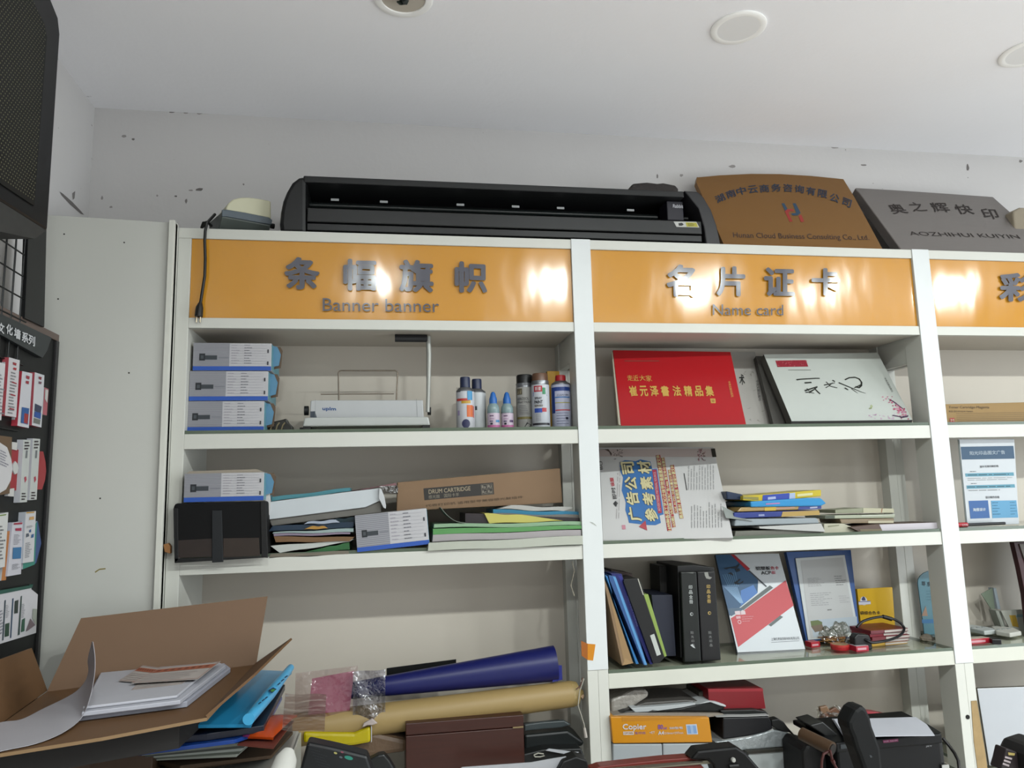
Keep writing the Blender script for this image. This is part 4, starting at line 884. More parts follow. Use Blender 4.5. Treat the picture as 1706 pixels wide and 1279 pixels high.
packet('sky blue paper packet between the yellow and blue packets', [(275, 290), (800, 282), (842, 262), (800, 222), (700, 220), (270, 248)], .0, .19, M('#2E8FC8', .3), bands=[([(385, 272), (490, 265), (490, 256), (385, 262)], '#B27AB0')], bevel=.004)
packet('top yellow and blue paper packet of the pile beside the catalogue', [(215, 238), (360, 252), (800, 208), (800, 160), (330, 198), (215, 205)], .012, .18, M('#C9B42A', .3), bands=[([(358, 250), (560, 232), (560, 184), (362, 200)], '#2440A4'), ([(560, 230), (604, 226), (604, 182), (562, 186)], '#A7B8D8'), ([(618, 212), (735, 200), (735, 182), (620, 192)], '#D8D29A'), ([(215, 228), (330, 238), (330, 215), (215, 210)], '#8A8440'), ([(400, 235), (460, 228), (458, 210), (400, 216)], '#A9B4D8')], bevel=.002)
packet('dark blue bag squeezed between the catalogue and the paper packets', [(95, 232), (220, 238), (215, 195), (90, 170)], .03, .16, M('#20304C', .25), 'bag', 'plastic_bag', bevel=.004)
F = fr(1225, 862, .0)
tag(MB().sheet(lambda u, v: (-.03+.085*u, .02*v, .035*v-.035*u*v*.9-.012*u), 10, 8).build('grey_sheet', M('#8E9490', .45), None, smooth=60, frame=F), 'grey folded sheet poking out beside the catalogue edge', 'paper')
packet('card stack with cream edges on top of the right hand paper pile', [(905, 335), (1110, 332), (1345, 332), (1340, 300), (1110, 295), (905, 310)], .06, .1, M('#8E9178', .45), 'cards', 'card_stack', bands=[([(1112, 332), (1345, 331), (1340, 301), (1112, 297)], '#B9B59A'), ([(1245, 331), (1252, 331), (1258, 299), (1250, 299)], '#8A5A3A')])
packet('pale green card stack in the right hand paper pile', [(830, 378), (1350, 370), (1355, 342), (830, 352)], .05, .12, M('#A9AE98', .45), 'cards', 'card_stack', bands=[([(1100, 358), (1350, 350), (1352, 345), (1100, 352)], '#D0D2C4'), ([(830, 376), (900, 374), (900, 352), (830, 354)], '#4A5244')], bevel=.002)
packet('brown and cream card stack in the right hand paper pile', [(950, 412), (1345, 410), (1345, 374), (940, 380)], .045, .12, M('#8E7C62', .45), 'cards', 'card_stack', bands=[([(1150, 410), (1340, 408), (1340, 390), (1150, 392)], '#C7BFA4')], bevel=.002)
packet('small cream packet under the card stacks', [(820, 482), (1085, 482), (1085, 455), (960, 412), (820, 415)], .03, .1, M('#BDBAA4', .4), 'cards', 'card_stack', bands=[([(850, 440), (930, 430), (935, 420), (850, 428)], '#8E8E74')], bevel=.002)
packet('thick brown book with white pages lying at the right end of the middle shelf', [(1085, 475), (1260, 472), (1690, 448), (1670, 403), (1230, 418), (1015, 440)], .015, .12, M('#5E4A40', .5), 'book', 'thick_book', bands=[([(1258, 470), (1690, 447), (1670, 404), (1232, 420)], '#C9C3C9'), ([(1095, 470), (1256, 468), (1250, 452), (1085, 455)], '#7A6F54')])

# ================================================================ second bay, lower shelf
c = lambda s: [(990+x/5.8136, 910+y/5.8136) for x, y in s]
def spine(name, label, cat, quad, y, depth, mat, bands=(), group=None, bevel=.0008, text=()):
    F = fr(*c([quad[0]])[0], y); t = thing(name, label, cat, F, group)
    MB().prism(F.pts(*c(quad)), 0, depth).build('cover', mat, t, bevel)
    p = Print(F)
    for q, col in bands: p.q(c(q), col, 1)
    for a in text: p.t(a[0], *c(a[1:4]), *a[4:])
    if bands or text: p.build(t, 'spine_print')
    return t
spine('kraft_bag', 'brown kraft paper bag leaning against the upright left of the blue books', 'paper bag', [(270, 1155), (378, 1130), (130, 395), (102, 322), (90, 330)], -.01+.02, .16, M('#8E7355', .6, var=.08), bands=[([(285, 1105), (372, 1118), (140, 440), (135, 420)], '#9E8058'), ([(272, 1152), (378, 1130), (300, 1080)], '#A98A60')])
spine('thin_book', 'thin blue book standing next to the kraft bag', 'book', [(405, 1140), (432, 1138), (205, 560), (130, 290), (105, 275)], .012, .19, M('#2D76B4', .35))
spine('blue_book', 'wide light blue book leaning between the thin blue and the navy books', 'book', [(480, 1150), (512, 1148), (430, 880), (205, 285), (140, 280), (150, 330)], .01, .2, M('#355A92', .35), bands=[([(488, 1148), (512, 1147), (208, 300), (180, 290)], '#5A9AD0')])
spine('navy_book', 'navy blue book leaning between the light blue book and the black file', 'book', [(540, 1142), (568, 1138), (440, 760), (265, 265), (162, 262), (200, 330)], .012, .2, M('#1A2168', .35), bands=[([(545, 1141), (567, 1137), (264, 290), (230, 275)], '#2B2F88')], text=[('ADVERTISING', (330, 478), (425, 770), (318, 482), '#8E92C0', 2)])
spine('ring_file', 'black ring file with blank white spine label leaning beside the green notebook', 'file', [(572, 1135), (632, 1130), (682, 1075), (425, 310), (290, 320), (285, 345)], .0, .2, M('#111214', .4), bands=[([(540, 862), (580, 845), (646, 1045), (606, 1060)], '#C3C8C2'), ([(418, 312), (428, 312), (480, 470), (470, 470)], '#B5B4A8')])
F = fr(*c([(480, 470)])[0], .0)
t = spine('spiral_notebook', 'lime green spiral notebook leaning on the black ring file', 'notebook', [(680, 1072), (703, 1060), (522, 462), (478, 466)], .004, .19, M('#8FA650', .45))
g = MB(); Fs = Frame(t.matrix_world.translation); pts = [Fs.uv(*k) for k in c([(440, 345), (478, 460)])]
for k in range(8):
    u = k/7; x = pts[0][0]+(pts[1][0]-pts[0][0])*u; z = pts[0][1]+(pts[1][1]-pts[0][1])*u
    g.tube([(x+.0045*math.cos(a)*1.1, .003+.004*math.sin(a), z+.001*math.sin(a)) for a in [i*.785 for i in range(9)]], .0006, 5)
g.build('wire_spiral', M('#A9AAA4', .3, .8), t, smooth=60)
spine('brown_book', 'dark brown book lying on the leaning blue books', 'book', [(285, 310), (375, 300), (365, 262), (160, 225), (165, 240)], .1, .1, M('#3A2722', .5))
spine('navy_box', 'dark navy box standing behind the green notebook', 'box', [(690, 1065), (792, 1060), (756, 470), (555, 470), (600, 900)], .06, .15, M('#141A2E', .5))
F = fr(*c([(850, 1085)])[0], .045, Z3)
t = thing('binder_slipcase', 'black slipcase standing behind the two black binders', 'slipcase', F)
MB().prism(F.pts(*c([(845, 1085), (1232, 1080), (1172, 205), (975, 182), (812, 190)])), .006, .19).build('case', M('#0E0E0F', .5, spec=.3), t, .002)
MB().prism([F.uv(*k, .1) for k in c([(795, 1050), (850, 1060), (845, 190), (630, 185), (640, 470), (760, 475)])], .1, .19).build('side_flap', M('#151312', .5), t, .002)
for lab, q, col, tx, cl in (('black binder with silver lettering on its spine, left of the pair', [(872, 1088), (1037, 1082), (992, 245), (838, 248)], '#161A18', 912, '#AEB2B0'), ('black binder with gold lettering on its spine, beside the tilted brochure', [(1045, 1082), (1228, 1078), (1170, 240), (998, 245)], '#151416', 1085, '#B49A5A')):
    F = fr(*c([q[0]])[0], .03, Z3); t = thing('binder', lab, 'binder', F)
    P = F.pts(*c(q)); P[0] = (P[0][0], .0); P[1] = (P[1][0], .0)
    MB().prism(P, 0, .018).build('spine', M(col, .45, var=.05, spec=.3), t, .003)
    p = Print(F); dx = tx-912
    for k, s in enumerate('印品全冊'): p.t(s, *c([(tx+k*2, 375-dx*.03+k*47), (tx+36+k*2, 375-dx*.03+k*47), (tx+2+k*2, 413-dx*.03+k*47)]), cl, 2, .03)
    x, z = F.uv(*c([(tx+30, 655-dx*.06)])[0]); p.disc(x, z, .005, .005, cl, 1); p.disc(x+.001, z, .0025, .003, col, 2)
    p.q(c([(tx+5, 812), (tx+55, 810), (tx+75, 985), (tx+15, 985)]), '#08080A', 1)
    for k, s in enumerate('阳光印品'): p.t(s, *c([(tx+20+k*4, 822+k*40), (tx+46+k*4, 822+k*40), (tx+22+k*4, 848+k*40)]), '#8E908E', 2)
    if dx == 0: p.q(c([(928, 955), (950, 945), (978, 985), (960, 980)]), '#C9CCCC', 3)
    else: p.q(c([(1065, 250), (1100, 248), (1110, 290), (1140, 300), (1120, 318), (1085, 310), (1070, 280)]), '#8E8E88', 1)
    p.q(c([(tx-20+(-10), 252), (tx+50, 250), (tx+45, 262)]) if dx == 0 else c([(1065, 250), (1070, 250), (1071, 252)]), '#6E706C', 2)
    p.build(t, 'spine_print')

F = Frame(atz(1229, 1087, Z3), lean=19)
t = thing('colour_brochure', 'tilted white brochure with red and blue bands standing right of the black binders', 'brochure', F)
c = lambda s: [(1180+x/6.394, 910+y/6.394) for x, y in s]
MB().prism(F.pts(*c([(312, 1130), (1034, 1093), (752, 75), (75, 88)])), 0, .012, 0, 1).build('book_block', [M('#CBD0D4', .35, var=.02), M('#3A4450', .5)], t, .0006)
pr = Print(F)
pr.q(c([(75, 90), (236, 86), (430, 262), (530, 360), (525, 495), (345, 640), (225, 740), (160, 480)]), '#2F5578'); pr.q(c([(345, 470), (480, 410), (525, 495), (345, 632)]), '#4A78B8', 1.5)
for k in range(9): pr.q(c([(170+k*16, 430), (176+k*16, 430), (340+k*4, 600), (336+k*4, 606)]), '#86AACC', 1.6)
for k in range(7): pr.q(c([(150+k*22, 300-k*4), (156+k*22, 300-k*4), (215+k*18, 425), (208+k*18, 425)]), '#5E86A8', 1.6)
pr.q(c([(236, 86), (275, 86), (445, 240), (415, 262)]), '#A0202C', 2); pr.q(c([(425, 262), (436, 252), (625, 425), (612, 434)]), '#3A4048', 2)
pr.q(c([(345, 652), (655, 415), (690, 440), (372, 680)]), '#5A6262', 2); pr.q(c([(205, 660), (345, 652), (380, 668), (240, 745)]), '#4A6278', 1.8)
pr.q(c([(240, 765), (380, 680), (825, 360), (908, 630), (318, 1072)]), '#C0484E', 1.7); pr.q(c([(640, 835), (765, 735), (796, 752), (668, 852)]), '#5E6666', 2)
pr.t('铝塑板', *c([(500, 216), (655, 212), (506, 256)]), '#1E1C1E', 3, .02); pr.t('色卡', *c([(660, 212), (745, 210), (664, 252)]), '#B03A4A', 3, .02); pr.t('ACP', *c([(558, 264), (662, 260), (566, 302)]), '#1E1C1E', 3, .02); pr.t('板', *c([(668, 262), (715, 260), (672, 298)]), '#C06A78', 3, .02)
for q in ([(155, 235), (190, 228), (222, 222), (235, 232), (190, 245)], [(225, 222), (300, 210), (330, 180), (330, 200), (300, 240), (235, 235)], [(280, 240), (330, 235), (340, 262), (300, 275)], [(205, 290), (240, 275), (265, 300), (262, 316), (240, 300)], [(270, 385), (300, 370), (330, 345), (345, 350), (310, 385), (330, 395), (372, 365), (370, 385), (320, 408), (280, 400)]): pr.q(c(q), '#1A2430', 4)
pr.q(c([(280, 690), (335, 686), (342, 728), (285, 730)]), '#D8C4C8', 3); pr.q(c([(342, 688), (388, 684), (398, 724), (346, 728)]), '#D8C4C8', 3); pr.q(c([(292, 745), (340, 742), (344, 768), (298, 772)]), '#D9A8AC', 3)
x, z = F.uv(*c([(330, 805)])[0]); pr.disc(x, z, .0062, .0062, '#E0B8BC', 3); pr.disc(x, z, .004, .004, '#C0484E', 4)
pr.lines(*c([(355, 745), (480, 738), (362, 815)]), 3, '#D09AA0', 3, .2, seed=2)
pr.t('上海红虎装饰新材料有限公司', *c([(665, 972), (962, 960), (672, 1004)]), '#4A4E54', 2, .0); pr.q(c([(670, 1020), (968, 1002), (969, 1006), (671, 1024)]), '#7A7E84', 2)
pr.build(t, 'cover_print')

c = lambda s: [(1310+x/5.8828, 900+y/5.8828) for x, y in s]
F = Frame(atz(1348, 1073, Z3), lean=8, yaw=2)
t = thing('blue_folder', 'tall blue folder holding a framed white leaflet, behind the bag of rubber bands', 'folder', F)
MB().prism(F.pts(*c([(205, 990), (735, 950), (640, 92), (5, 112)])), .004, .02).build('board', M('#27508E', .35, var=.25, scale=6), t, .001)
MB().prism(F.pts(*c([(215, 975), (715, 935), (572, 142), (90, 175)])), .0, .0035).build('leaflet', M('#C2C6C6', .3, var=.03), t, .0005)
pr = Print(F); pr.q(c([(236, 960), (690, 925), (553, 166), (140, 196)]), '#B4B5B4', 1); pr.q(c([(246, 780), (690, 745), (702, 910), (262, 948)]), '#A9B4BC', 1.5); pr.q(c([(235, 790), (310, 780), (350, 800), (350, 840), (245, 850)]), '#5E6A3A', 2); pr.q(c([(240, 840), (350, 820), (370, 880), (280, 900)]), '#6A5A48', 2)
pr.lines(*c([(205, 370), (370, 360), (212, 460)]), 7, '#7E7E7E', 2, .25, seed=1); pr.lines(*c([(230, 515), (440, 505), (245, 650)]), 7, '#8A8A8C', 2, .25, seed=2); pr.lines(*c([(465, 345), (575, 340), (490, 450)]), 5, '#5A5A5A', 2, .25, seed=3); pr.lines(*c([(510, 540), (615, 535), (525, 620)]), 4, '#9A9A9C', 2, .25, seed=4); pr.lines(*c([(400, 672), (465, 668), (402, 690)]), 1, '#6A6A6A', 2, .6)
pr.build(t, 'leaflet_print')
F = fr(1440, 1046, .2, Z3, lean=4)
t = thing('colour_card', 'yellow colour card with white emblem standing behind the black cable', 'colour card', F)
MB().prism(F.pts(*c([(735, 850), (1068, 850), (1040, 458), (694, 476)])), 0, .012).build('cover', M('#D0A50E', .35, var=.04), t, .001)
pr = Print(F); x, z = F.uv(*c([(758, 592)])[0]); pr.disc(x, z, .0125, .014, '#D6D6DC', 1); pr.q(c([(735, 575), (752, 548), (770, 560), (776, 588), (745, 590)]), '#3A3E66', 2); pr.q(c([(705, 598), (822, 592), (826, 624), (708, 632)]), '#CBCBD6', 3); pr.q(c([(705, 598), (822, 592), (822, 598), (706, 604)]), '#4A5290', 4)
pr.t('袋综合色卡', *c([(720, 692), (915, 690), (722, 728)]), '#3A2A08', 2, .02); pr.build(t, 'cover_print')

# bag of rubber bands, ink pads, cable, red notebooks
F = Frame(atz(1398, 1073, Z3)); rg = random.Random(5)
t = thing('rubber_band_bag', 'clear plastic bag of tan rubber bands lying before the blue folder', 'bag', F)
for k in range(46):
    cx, cy, cz = rg.uniform(-.042, .018), rg.uniform(.0, .05), rg.uniform(.003, .02); a0 = rg.uniform(0, 6.28); r1, r2 = rg.uniform(.009, .02), rg.uniform(.004, .008); tl = rg.uniform(-.5, .5)
    pts = []
    for i in range(13):
        a = i*math.pi/6; x, y = r1*math.cos(a), r2*math.sin(a); pts.append((cx+x*math.cos(a0)-y*math.sin(a0), cy+(x*math.sin(a0)+y*math.cos(a0))*.7, cz+x*tl*.4))
    MB().tube(pts, .0012, 4, caps=False).build('rubber_band', M(rg.choice(['#A9713A', '#B58A50', '#8E5A30']), .5), t)
MB().sheet(lambda u, v: (-.05+.1*u, .055*v+.004*math.sin(u*11), .002+.062*math.sin(v*2.6+.1)*(.55+.45*u)+.008*math.sin(u*13+v*9)+.004*math.sin(u*31)), 26, 16, .0003).build('bag_film', film('bag_film', '#E6E4DE', .06, .1, .6, 60), t, smooth=70)
def smallbox(name, label, cat, corner, right, z, h, depth, mat, yaw, top=None, y=None, art=None):
    o = atz(*corner, z) ; F = Frame(o, yaw=yaw); wd = F.uv(*right)[0]; t = thing(name, label, cat, F)
    MB().box(0, wd, 0, depth, 0, h).build('box', mat, t, .0008)
    if top: MB().box(.001, wd-.001, .001, depth-.001, h, h+.0006).build('top_face', M(top, .4), t)
    p = Print(F)
    p.rect(wd*.1, wd*.8, h*.3, h*.7, '#D8A0A8', 1); p.build(t)
    return t
smallbox('ink_pad_box', 'small red ink pad box beside the tilted brochure foot', 'box', (1352, 1079), (1366.5, 1076), Z3, .016, .03, M('#B42030', .35), 8, '#B83A48')
smallbox('ink_pad_box', 'red ink pad box with white top beside the round red tin', 'box', (1427, 1086), (1448, 1085), Z3, .0165, .035, M('#B42038', .35), 2, '#B5B0B4')
F = Frame(atz(1409, 1084, Z3) + Vector((0, .028, 0)))
t = thing('ink_pad_tin', 'round red ink pad tin on the glass shelf', 'tin', F)
MB().lathe([(.027, 0), (.028, .002), (.028, .009)], 36).build('tin_body', M('#B4202A', .35), t, smooth=40); MB().lathe([(.0285, .009), (.0285, .014), (.027, .0155), (0, .0155)], 36).build('lid', M('#BE3A34', .35), t, smooth=40)
MB().lathe([(.024, .0157), (0, .0158)], 36).build('pad', M('#A98A62', .6), t)
c0 = lambda x, y: (1310+x/5.8828, 900+y/5.8828)
pth = [aty(*c0(*q[:2]), q[2]) for q in ((690, 850, .07), (740, 800, .08), (830, 765, .09), (950, 748, .1), (1060, 775, .1), (1130, 820, .1), (1155, 870, .09), (1120, 925, .07), (1040, 965, .05), (930, 992, .03), (840, 1002, .025), (800, 985, .03), (760, 965, .04))]
base = Vector((pth[-1].x, pth[-1].y, Z3)); inv = Matrix.Translation(-base)
t = thing('charging_cable', 'black looped cable with plug lying over the red notebooks', 'cable', base)
P = []
for i in range(len(pth)-1):
    for k in range(4):
        a = k/4; p_1, p0_, p1_, p2_ = pth[max(i-1, 0)], pth[i], pth[i+1], pth[min(i+2, len(pth)-1)]
        P.append(inv @ (.5*((2*p0_)+(p1_-p_1)*a+(2*p_1-5*p0_+4*p1_-p2_)*a*a+(3*p0_-p_1-3*p1_+p2_)*a**3)))
P = [Vector((q.x, q.y, max(q.z, .0042))) for q in P]
MB().tube(P, .004, 10).build('cord', M('#131318', .4), t, smooth=60)
a, b = Frame(base).pts(c0(665, 1010), c0(830, 1010)); hz = Frame(base).uv(*c0(730, 912))[1]
MB().prism([(a[0], 0), (b[0]+.002, 0), (b[0], hz*.55), (b[0]-.006, hz*.9), (a[0]+.012, hz), (a[0], hz*.8)], -.004, .026).build('plug_block', M('#101012', .5), t, .004)
MB().tube([inv @ aty(*c0(945, 745), .1), inv @ aty(*c0(1030, 770), .1)], [.006, .0065], 12).build('cable_sleeve', M('#141416', .4), t, smooth=50)
yw = 33; o0 = atz(*c0(1020, 1040), Z3)
zc = Z3; rg = random.Random(3)
for k, (lab, h, cov) in enumerate((('yellow covered notebook under the red notebooks', .008, '#C0962A'), ('lowest red notebook of the pile of four', .0095, '#7A1524'), ('second red notebook from the bottom of the pile', .0095, '#74121F'), ('third red notebook from the bottom of the pile', .0095, '#7E1828'), ('topmost red notebook of the pile with worn cover', .0095, '#701322'))):
    F = Frame((o0.x+rg.uniform(-.003, .003), o0.y+.02+rg.uniform(-.003, .003), zc), yaw=yw-28 if k else yw-26)
    t = thing('notebook', lab, 'notebook', F)
    wd, dp = .088 if k else .085, .115
    # pages look to the front right, the cover's spine to the front left
    MB().box(0, wd-.001, .001, dp, .0012, h-.0012).build('pages', M('#C5BBB4', .6, var=.08, scale=90, stretch=(.2, .2, 6)), t)
    MB().box(-.0006, wd, 0, dp, 0, .0011).box(-.0006, wd, 0, dp, h-.0011, h).build('cover', M(cov, .4), t)
    MB().prism([(-.05, 0), (0, 0), (0, h), (-.05, h)], .002, dp-.01).build('spine_side', M(cov, .4), t)
    zc += h+.0003
F = fr(1538, 1058, .19, None); F = Frame((F.o.x+.035, .19, Z3))
t = thing('menu_card', 'blue arched card with dark lettering standing behind the upright in the next bay', 'card', Frame((2.37, .2, Z3)))
F = Frame((2.37, .2, Z3)); x0 = F.uv(1532, 1000)[0]; zt = F.uv(1545, 950)[1]
P = [(x0+.006, 0), (x0+.12, 0), (x0+.126, zt-.04)] + [(x0+.063+.063*math.cos(a*.3142), zt-.04+.04*math.sin(a*.3142)) for a in range(1, 10)] + [(x0, zt-.04)]
MB().prism(P, 0, .004).build('board', M('#4A7A88', .4, var=.12, scale=12), t, .0005)
c = lambda s: [(1310+x/5.8828, 900+y/5.8828) for x, y in s]
pr = Print(F); pr.t('尊', *c([(1325, 400), (1362, 398), (1328, 445)]), '#1E3A44', 2, .02); pr.t('享', *c([(1378, 405), (1415, 403), (1380, 452)]), '#1E3A44', 2, .02); pr.t('礼', *c([(1425, 405), (1460, 403), (1427, 452)]), '#1E3A44', 2, .02)
pr.lines(*c([(1370, 490), (1470, 488), (1374, 600)]), 4, '#3E6A78', 2, .15, seed=3); pr.q(c([(1325, 740), (1365, 640), (1385, 740)]), '#9A7A64', 1.5); pr.q(c([(1325, 775), (1480, 770), (1485, 810), (1330, 812)]), '#2E6A9A', 1.5)
pr.build(t)
F = frz(1552, 1068, Z3)
tag(MB().lathe([(.001, 0), (.02, .001), (.022, .008), (.014, .016), (.004, .02), (0, .02)], 9).build('crumpled_paper', M('#9C9284', .6, bump=.6), None, smooth=30, frame=Frame(F.o+Vector((0, .02, 0)))), 'crumpled beige paper ball next to the red notebooks', 'paper')

# ================================================================ second bay, bottom compartment
c5 = lambda s: [(990+x/6.5615, 1100+y/6.5615) for x, y in s]
c6 = lambda s: [(1200+x/6.5615, 1120+y/6.5615) for x, y in s]
F = fr(*c5([(205, 905)])[0], -.015); zcb = F.o.z
t = thing('copier_paper', 'orange ream of copier paper standing on the white boxes', 'paper ream', F)
MB().prism(F.pts(*c5([(205, 906), (1293, 894), (1256, 622), (178, 616)])), 0, .2).build('wrapper', M('#D08C1C', .35, var=.05), t, .002)
pr = Print(F); wp = '#D2CFD4'
pr.t('Copier', *c5([(308, 692), (565, 690), (312, 772)]), wp, 2, .03); pr.q(c5([(315, 776), (430, 774), (433, 810), (318, 812)]), wp, 2); pr.t('COPY PAPER', *c5([(322, 782), (424, 780), (324, 804)]), '#C08A2A', 3, .03); pr.t('复印纸', *c5([(440, 778), (560, 776), (442, 806)]), '#8A6A9A', 2)
pr.t('80', *c5([(692, 700), (750, 698), (696, 752)]), '#8A5A9A', 2, .04); pr.t('g', *c5([(755, 730), (795, 728), (757, 752)]), '#8A5A9A', 2); pr.t('500张/包', *c5([(820, 722), (965, 718), (822, 752)]), wp, 2, .02); pr.t('A4', *c5([(695, 770), (760, 768), (697, 812)]), wp, 2, .04); pr.t('210mm×297mm', *c5([(765, 782), (970, 776), (767, 806)]), wp, 2, .0); pr.t('+ET', *c5([(600, 775), (660, 772), (602, 800)]), wp, 2)
pr.q(c5([(1000, 698), (1118, 694), (1135, 806), (1014, 808)]), '#C4CAD4', 1); pr.q(c5([(1012, 710), (1108, 708), (1122, 795), (1024, 798)]), '#7FA0CC', 2); pr.q(c5([(1045, 709), (1075, 708), (1086, 796), (1058, 797)]), '#9FB8D8', 3)
pr.q(c5([(300, 620), (1180, 625), (960, 640), (305, 665)]), '#C0801A', .6); pr.build(t, 'wrapper_print')
for lab, q in (('white flat box under the left half of the orange copier paper', [(195, 1300), (748, 1285), (742, 912), (205, 914)]), ('white flat box under the right half of the orange copier paper', [(757, 1285), (1275, 1270), (1258, 905), (750, 910)])):
    F = fr(*c5([q[0]])[0], -.012, Z4); P = F.pts(*c5(q)); P = [(P[0][0], 0), (P[1][0], 0), P[2], P[3]]
    tag(MB().prism(P, 0, .2).build('white_box', M('#A9AFB2', .4, var=.03), None, .003, frame=F), lab, 'box', 'white flat boxes')
def bay2(name, label, cat, q, y, depth, mat, cc=c5, bevel=.001, wavy_=0, z=None):
    F = fr(*cc([q[0]])[0], y)
    return tag(MB().prism(F.pts(*cc(q)), 0, depth).build(name, mat, None, bevel, frame=F), label, cat)
bay2('paper_sheets', 'brown and white paper sheets lying on top of the orange copier paper', 'papers', [(190, 612), (1255, 620), (1430, 600), (1420, 580), (380, 575), (205, 600)], .0, .2, M('#8E8478', .5))
bay2('plastic_sleeve', 'black plastic sleeve on the sheets above the orange copier paper', 'sleeve', [(260, 585), (640, 578), (900, 560), (1380, 560), (1440, 505), (1270, 450), (1110, 485), (960, 520), (700, 555), (640, 540), (590, 565), (450, 570), (430, 545), (350, 555)], .01, .17, M('#0E1010', .4, spec=.3), bevel=.003)
bay2('paper_sheet', 'curved white sheet in the black sleeve above the orange copier paper', 'paper', [(400, 520), (450, 568), (590, 560), (640, 545), (700, 550), (960, 515), (1120, 480), (1100, 465), (700, 500)], .012, .17, M('#B9BEC0', .4), bevel=.001)
bay2('paper_sheet', 'white curled sheet end beside the dark red box', 'paper', [(1120, 482), (1270, 455), (1380, 495), (1440, 508), (1440, 490), (1340, 455), (1240, 445)], .004, .15, M('#C4C8C9', .4), bevel=.001)
bay2('plastic_bag', 'grey translucent plastic bag leaning at the upright above the copier paper', 'bag', [(190, 600), (300, 590), (480, 470), (590, 400), (600, 350), (560, 320), (440, 320), (185, 430)], .04, .12, M('#A19C94', .3, var=.2, scale=20, bump=.5), bevel=.008)
bay2('grey_folder', 'grey plastic folder behind the black sleeve in the bottom compartment', 'folder', [(300, 545), (960, 515), (1180, 445), (1000, 430), (560, 460)], .03, .15, M('#55524E', .4), bevel=.002)
F = fr(*c6([(0, 410)])[0], .02)
t = thing('red_box', 'dark red rectangular box on the black folder in the bottom compartment', 'box', F)
MB().prism(F.pts(*c6([(-118, 405), (497, 395), (462, 172), (-135, 180)])), 0, .14).build('carton', M('#7E0F1A', .4, var=.05), t, .001)
pr = Print(F); pr.q(c6([(-134, 182), (463, 173), (468, 205), (-130, 212)]), '#98202A'); pr.build(t, 'top_band')
bay2('grey_box', 'small grey box end left of the dark red box', 'box', [(1150, 440), (1250, 450), (1245, 322), (1145, 345)], .06, .1, M('#4C4A42', .5))
bay2('black_slab', 'flat black folder edge under the dark red box', 'folder', [(30, 462), (530, 460), (500, 425), (380, 405), (0, 415)], .0, .2, M('#131412', .4, spec=.3), c6, .002)
F = fr(*c6([(-50, 725)])[0], -.015)
t = thing('zip_folder', 'black soft folder with white piping beside the copier paper', 'folder', F)
MB().prism(F.pts(*c6([(30, 730), (300, 695), (480, 660), (575, 618), (560, 540), (530, 478), (30, 492)])), 0, .2).build('shell', M('#0D0D12', .5, spec=.3), t, .004)
for q in ([(-40, 490), (100, 474), (300, 474), (532, 464), (534, 474), (300, 484), (100, 486)], [(20, 742), (300, 702), (480, 668), (580, 618), (584, 628), (480, 680), (300, 716)]): MB().prism(F.pts(*c6(q), dy=-.003), -.003, .19).build('piping', M('#A9AAA8', .5), t, .001)
MB().prism(F.pts(*c6([(560, 520), (640, 505), (700, 545), (740, 600), (830, 700), (760, 655), (690, 650), (570, 590)])), .0, .03).build('strap', M('#0C0C0B', .6), t, .003)
F = fr(*c6([(0, 740)])[0], -.02)
tag(MB().prism(F.pts(*c6([(-60, 760), (20, 820), (250, 850), (975, 788), (740, 660), (585, 630), (300, 710)])), 0, .2).build('silver_envelope', M('#A2A8AA', .3, .3, var=.15, scale=14, bump=.4), None, .003, frame=F), 'silver bubble envelope under the black soft folder', 'envelope')
F = fr(*c6([(300, 1043)])[0], -.025, Z4)
P = F.pts(*c6([(215, 1190), (940, 1190), (922, 838), (310, 885)])); P = [(P[0][0], 0), (P[1][0], 0)] + P[2:]
t = thing('white_box', 'white carton with yellow sticker under the silver envelope', 'box', F)
MB().prism(P, 0, .18).build('carton', M('#AEB4B4', .4, var=.03), t, .002); MB().prism(F.pts(*c6([(300, 885), (920, 838), (890, 805), (260, 850)])), -.006, .17).build('lid_gap', M('#2A2820', .6), t, .001)
pr = Print(F); pr.q(c6([(785, 992), (820, 988), (935, 992), (948, 1020), (945, 1060), (800, 1030)]), '#C99A1E'); pr.t('A450?', *c6([(708, 1035), (800, 1028), (708, 1085)]), '#15150F', 2, .03); pr.build(t)

# trimmer in front
F = Frame(atz(1100, 1285, .76), yaw=4)
c7 = lambda s: [(1000+x/5.687, 1200+y/5.687) for x, y in s]
F = fr(*c7([(0, 455)])[0], -.28, None)
t = thing('paper_trimmer', 'dark red paper trimmer with metal rail and black cutting head at the bottom edge', 'paper trimmer', F)
zd = Z4-F.o.z
MB().prism([F.uv(985, 1282), F.uv(*c7([(0, 436)])[0]), F.uv(*c7([(600, 370)])[0]), F.uv(*c7([(900, 348)])[0]), F.uv(*c7([(1000, 470)])[0]), (F.uv(1178, 1300)[0], zd), (F.uv(985, 1300)[0], zd)], 0, .035).build('base', M('#6E2218', .4), t, .002)
MB().prism(F.pts(*c7([(60, 449), (1010, 368), (1040, 402), (300, 460), (60, 470)])), -.006, .02).build('rail', M('#8E8A78', .35, .6, var=.2, scale=30), t, .001)
MB().prism(F.pts(*c7([(120, 446), (900, 372), (960, 376), (960, 386), (300, 448), (120, 456)])), -.0075, -.005).build('scale_strip', M('#4E463A', .5), t)
MB().prism(F.pts(*c7([(828, 345), (900, 262), (1255, 225), (1345, 280), (1485, 440), (1500, 520), (1080, 520), (1040, 400), (990, 350), (870, 350)])), -.02, .03).build('cutting_head', M('#0B0A0A', .5, spec=.2), t, .006)
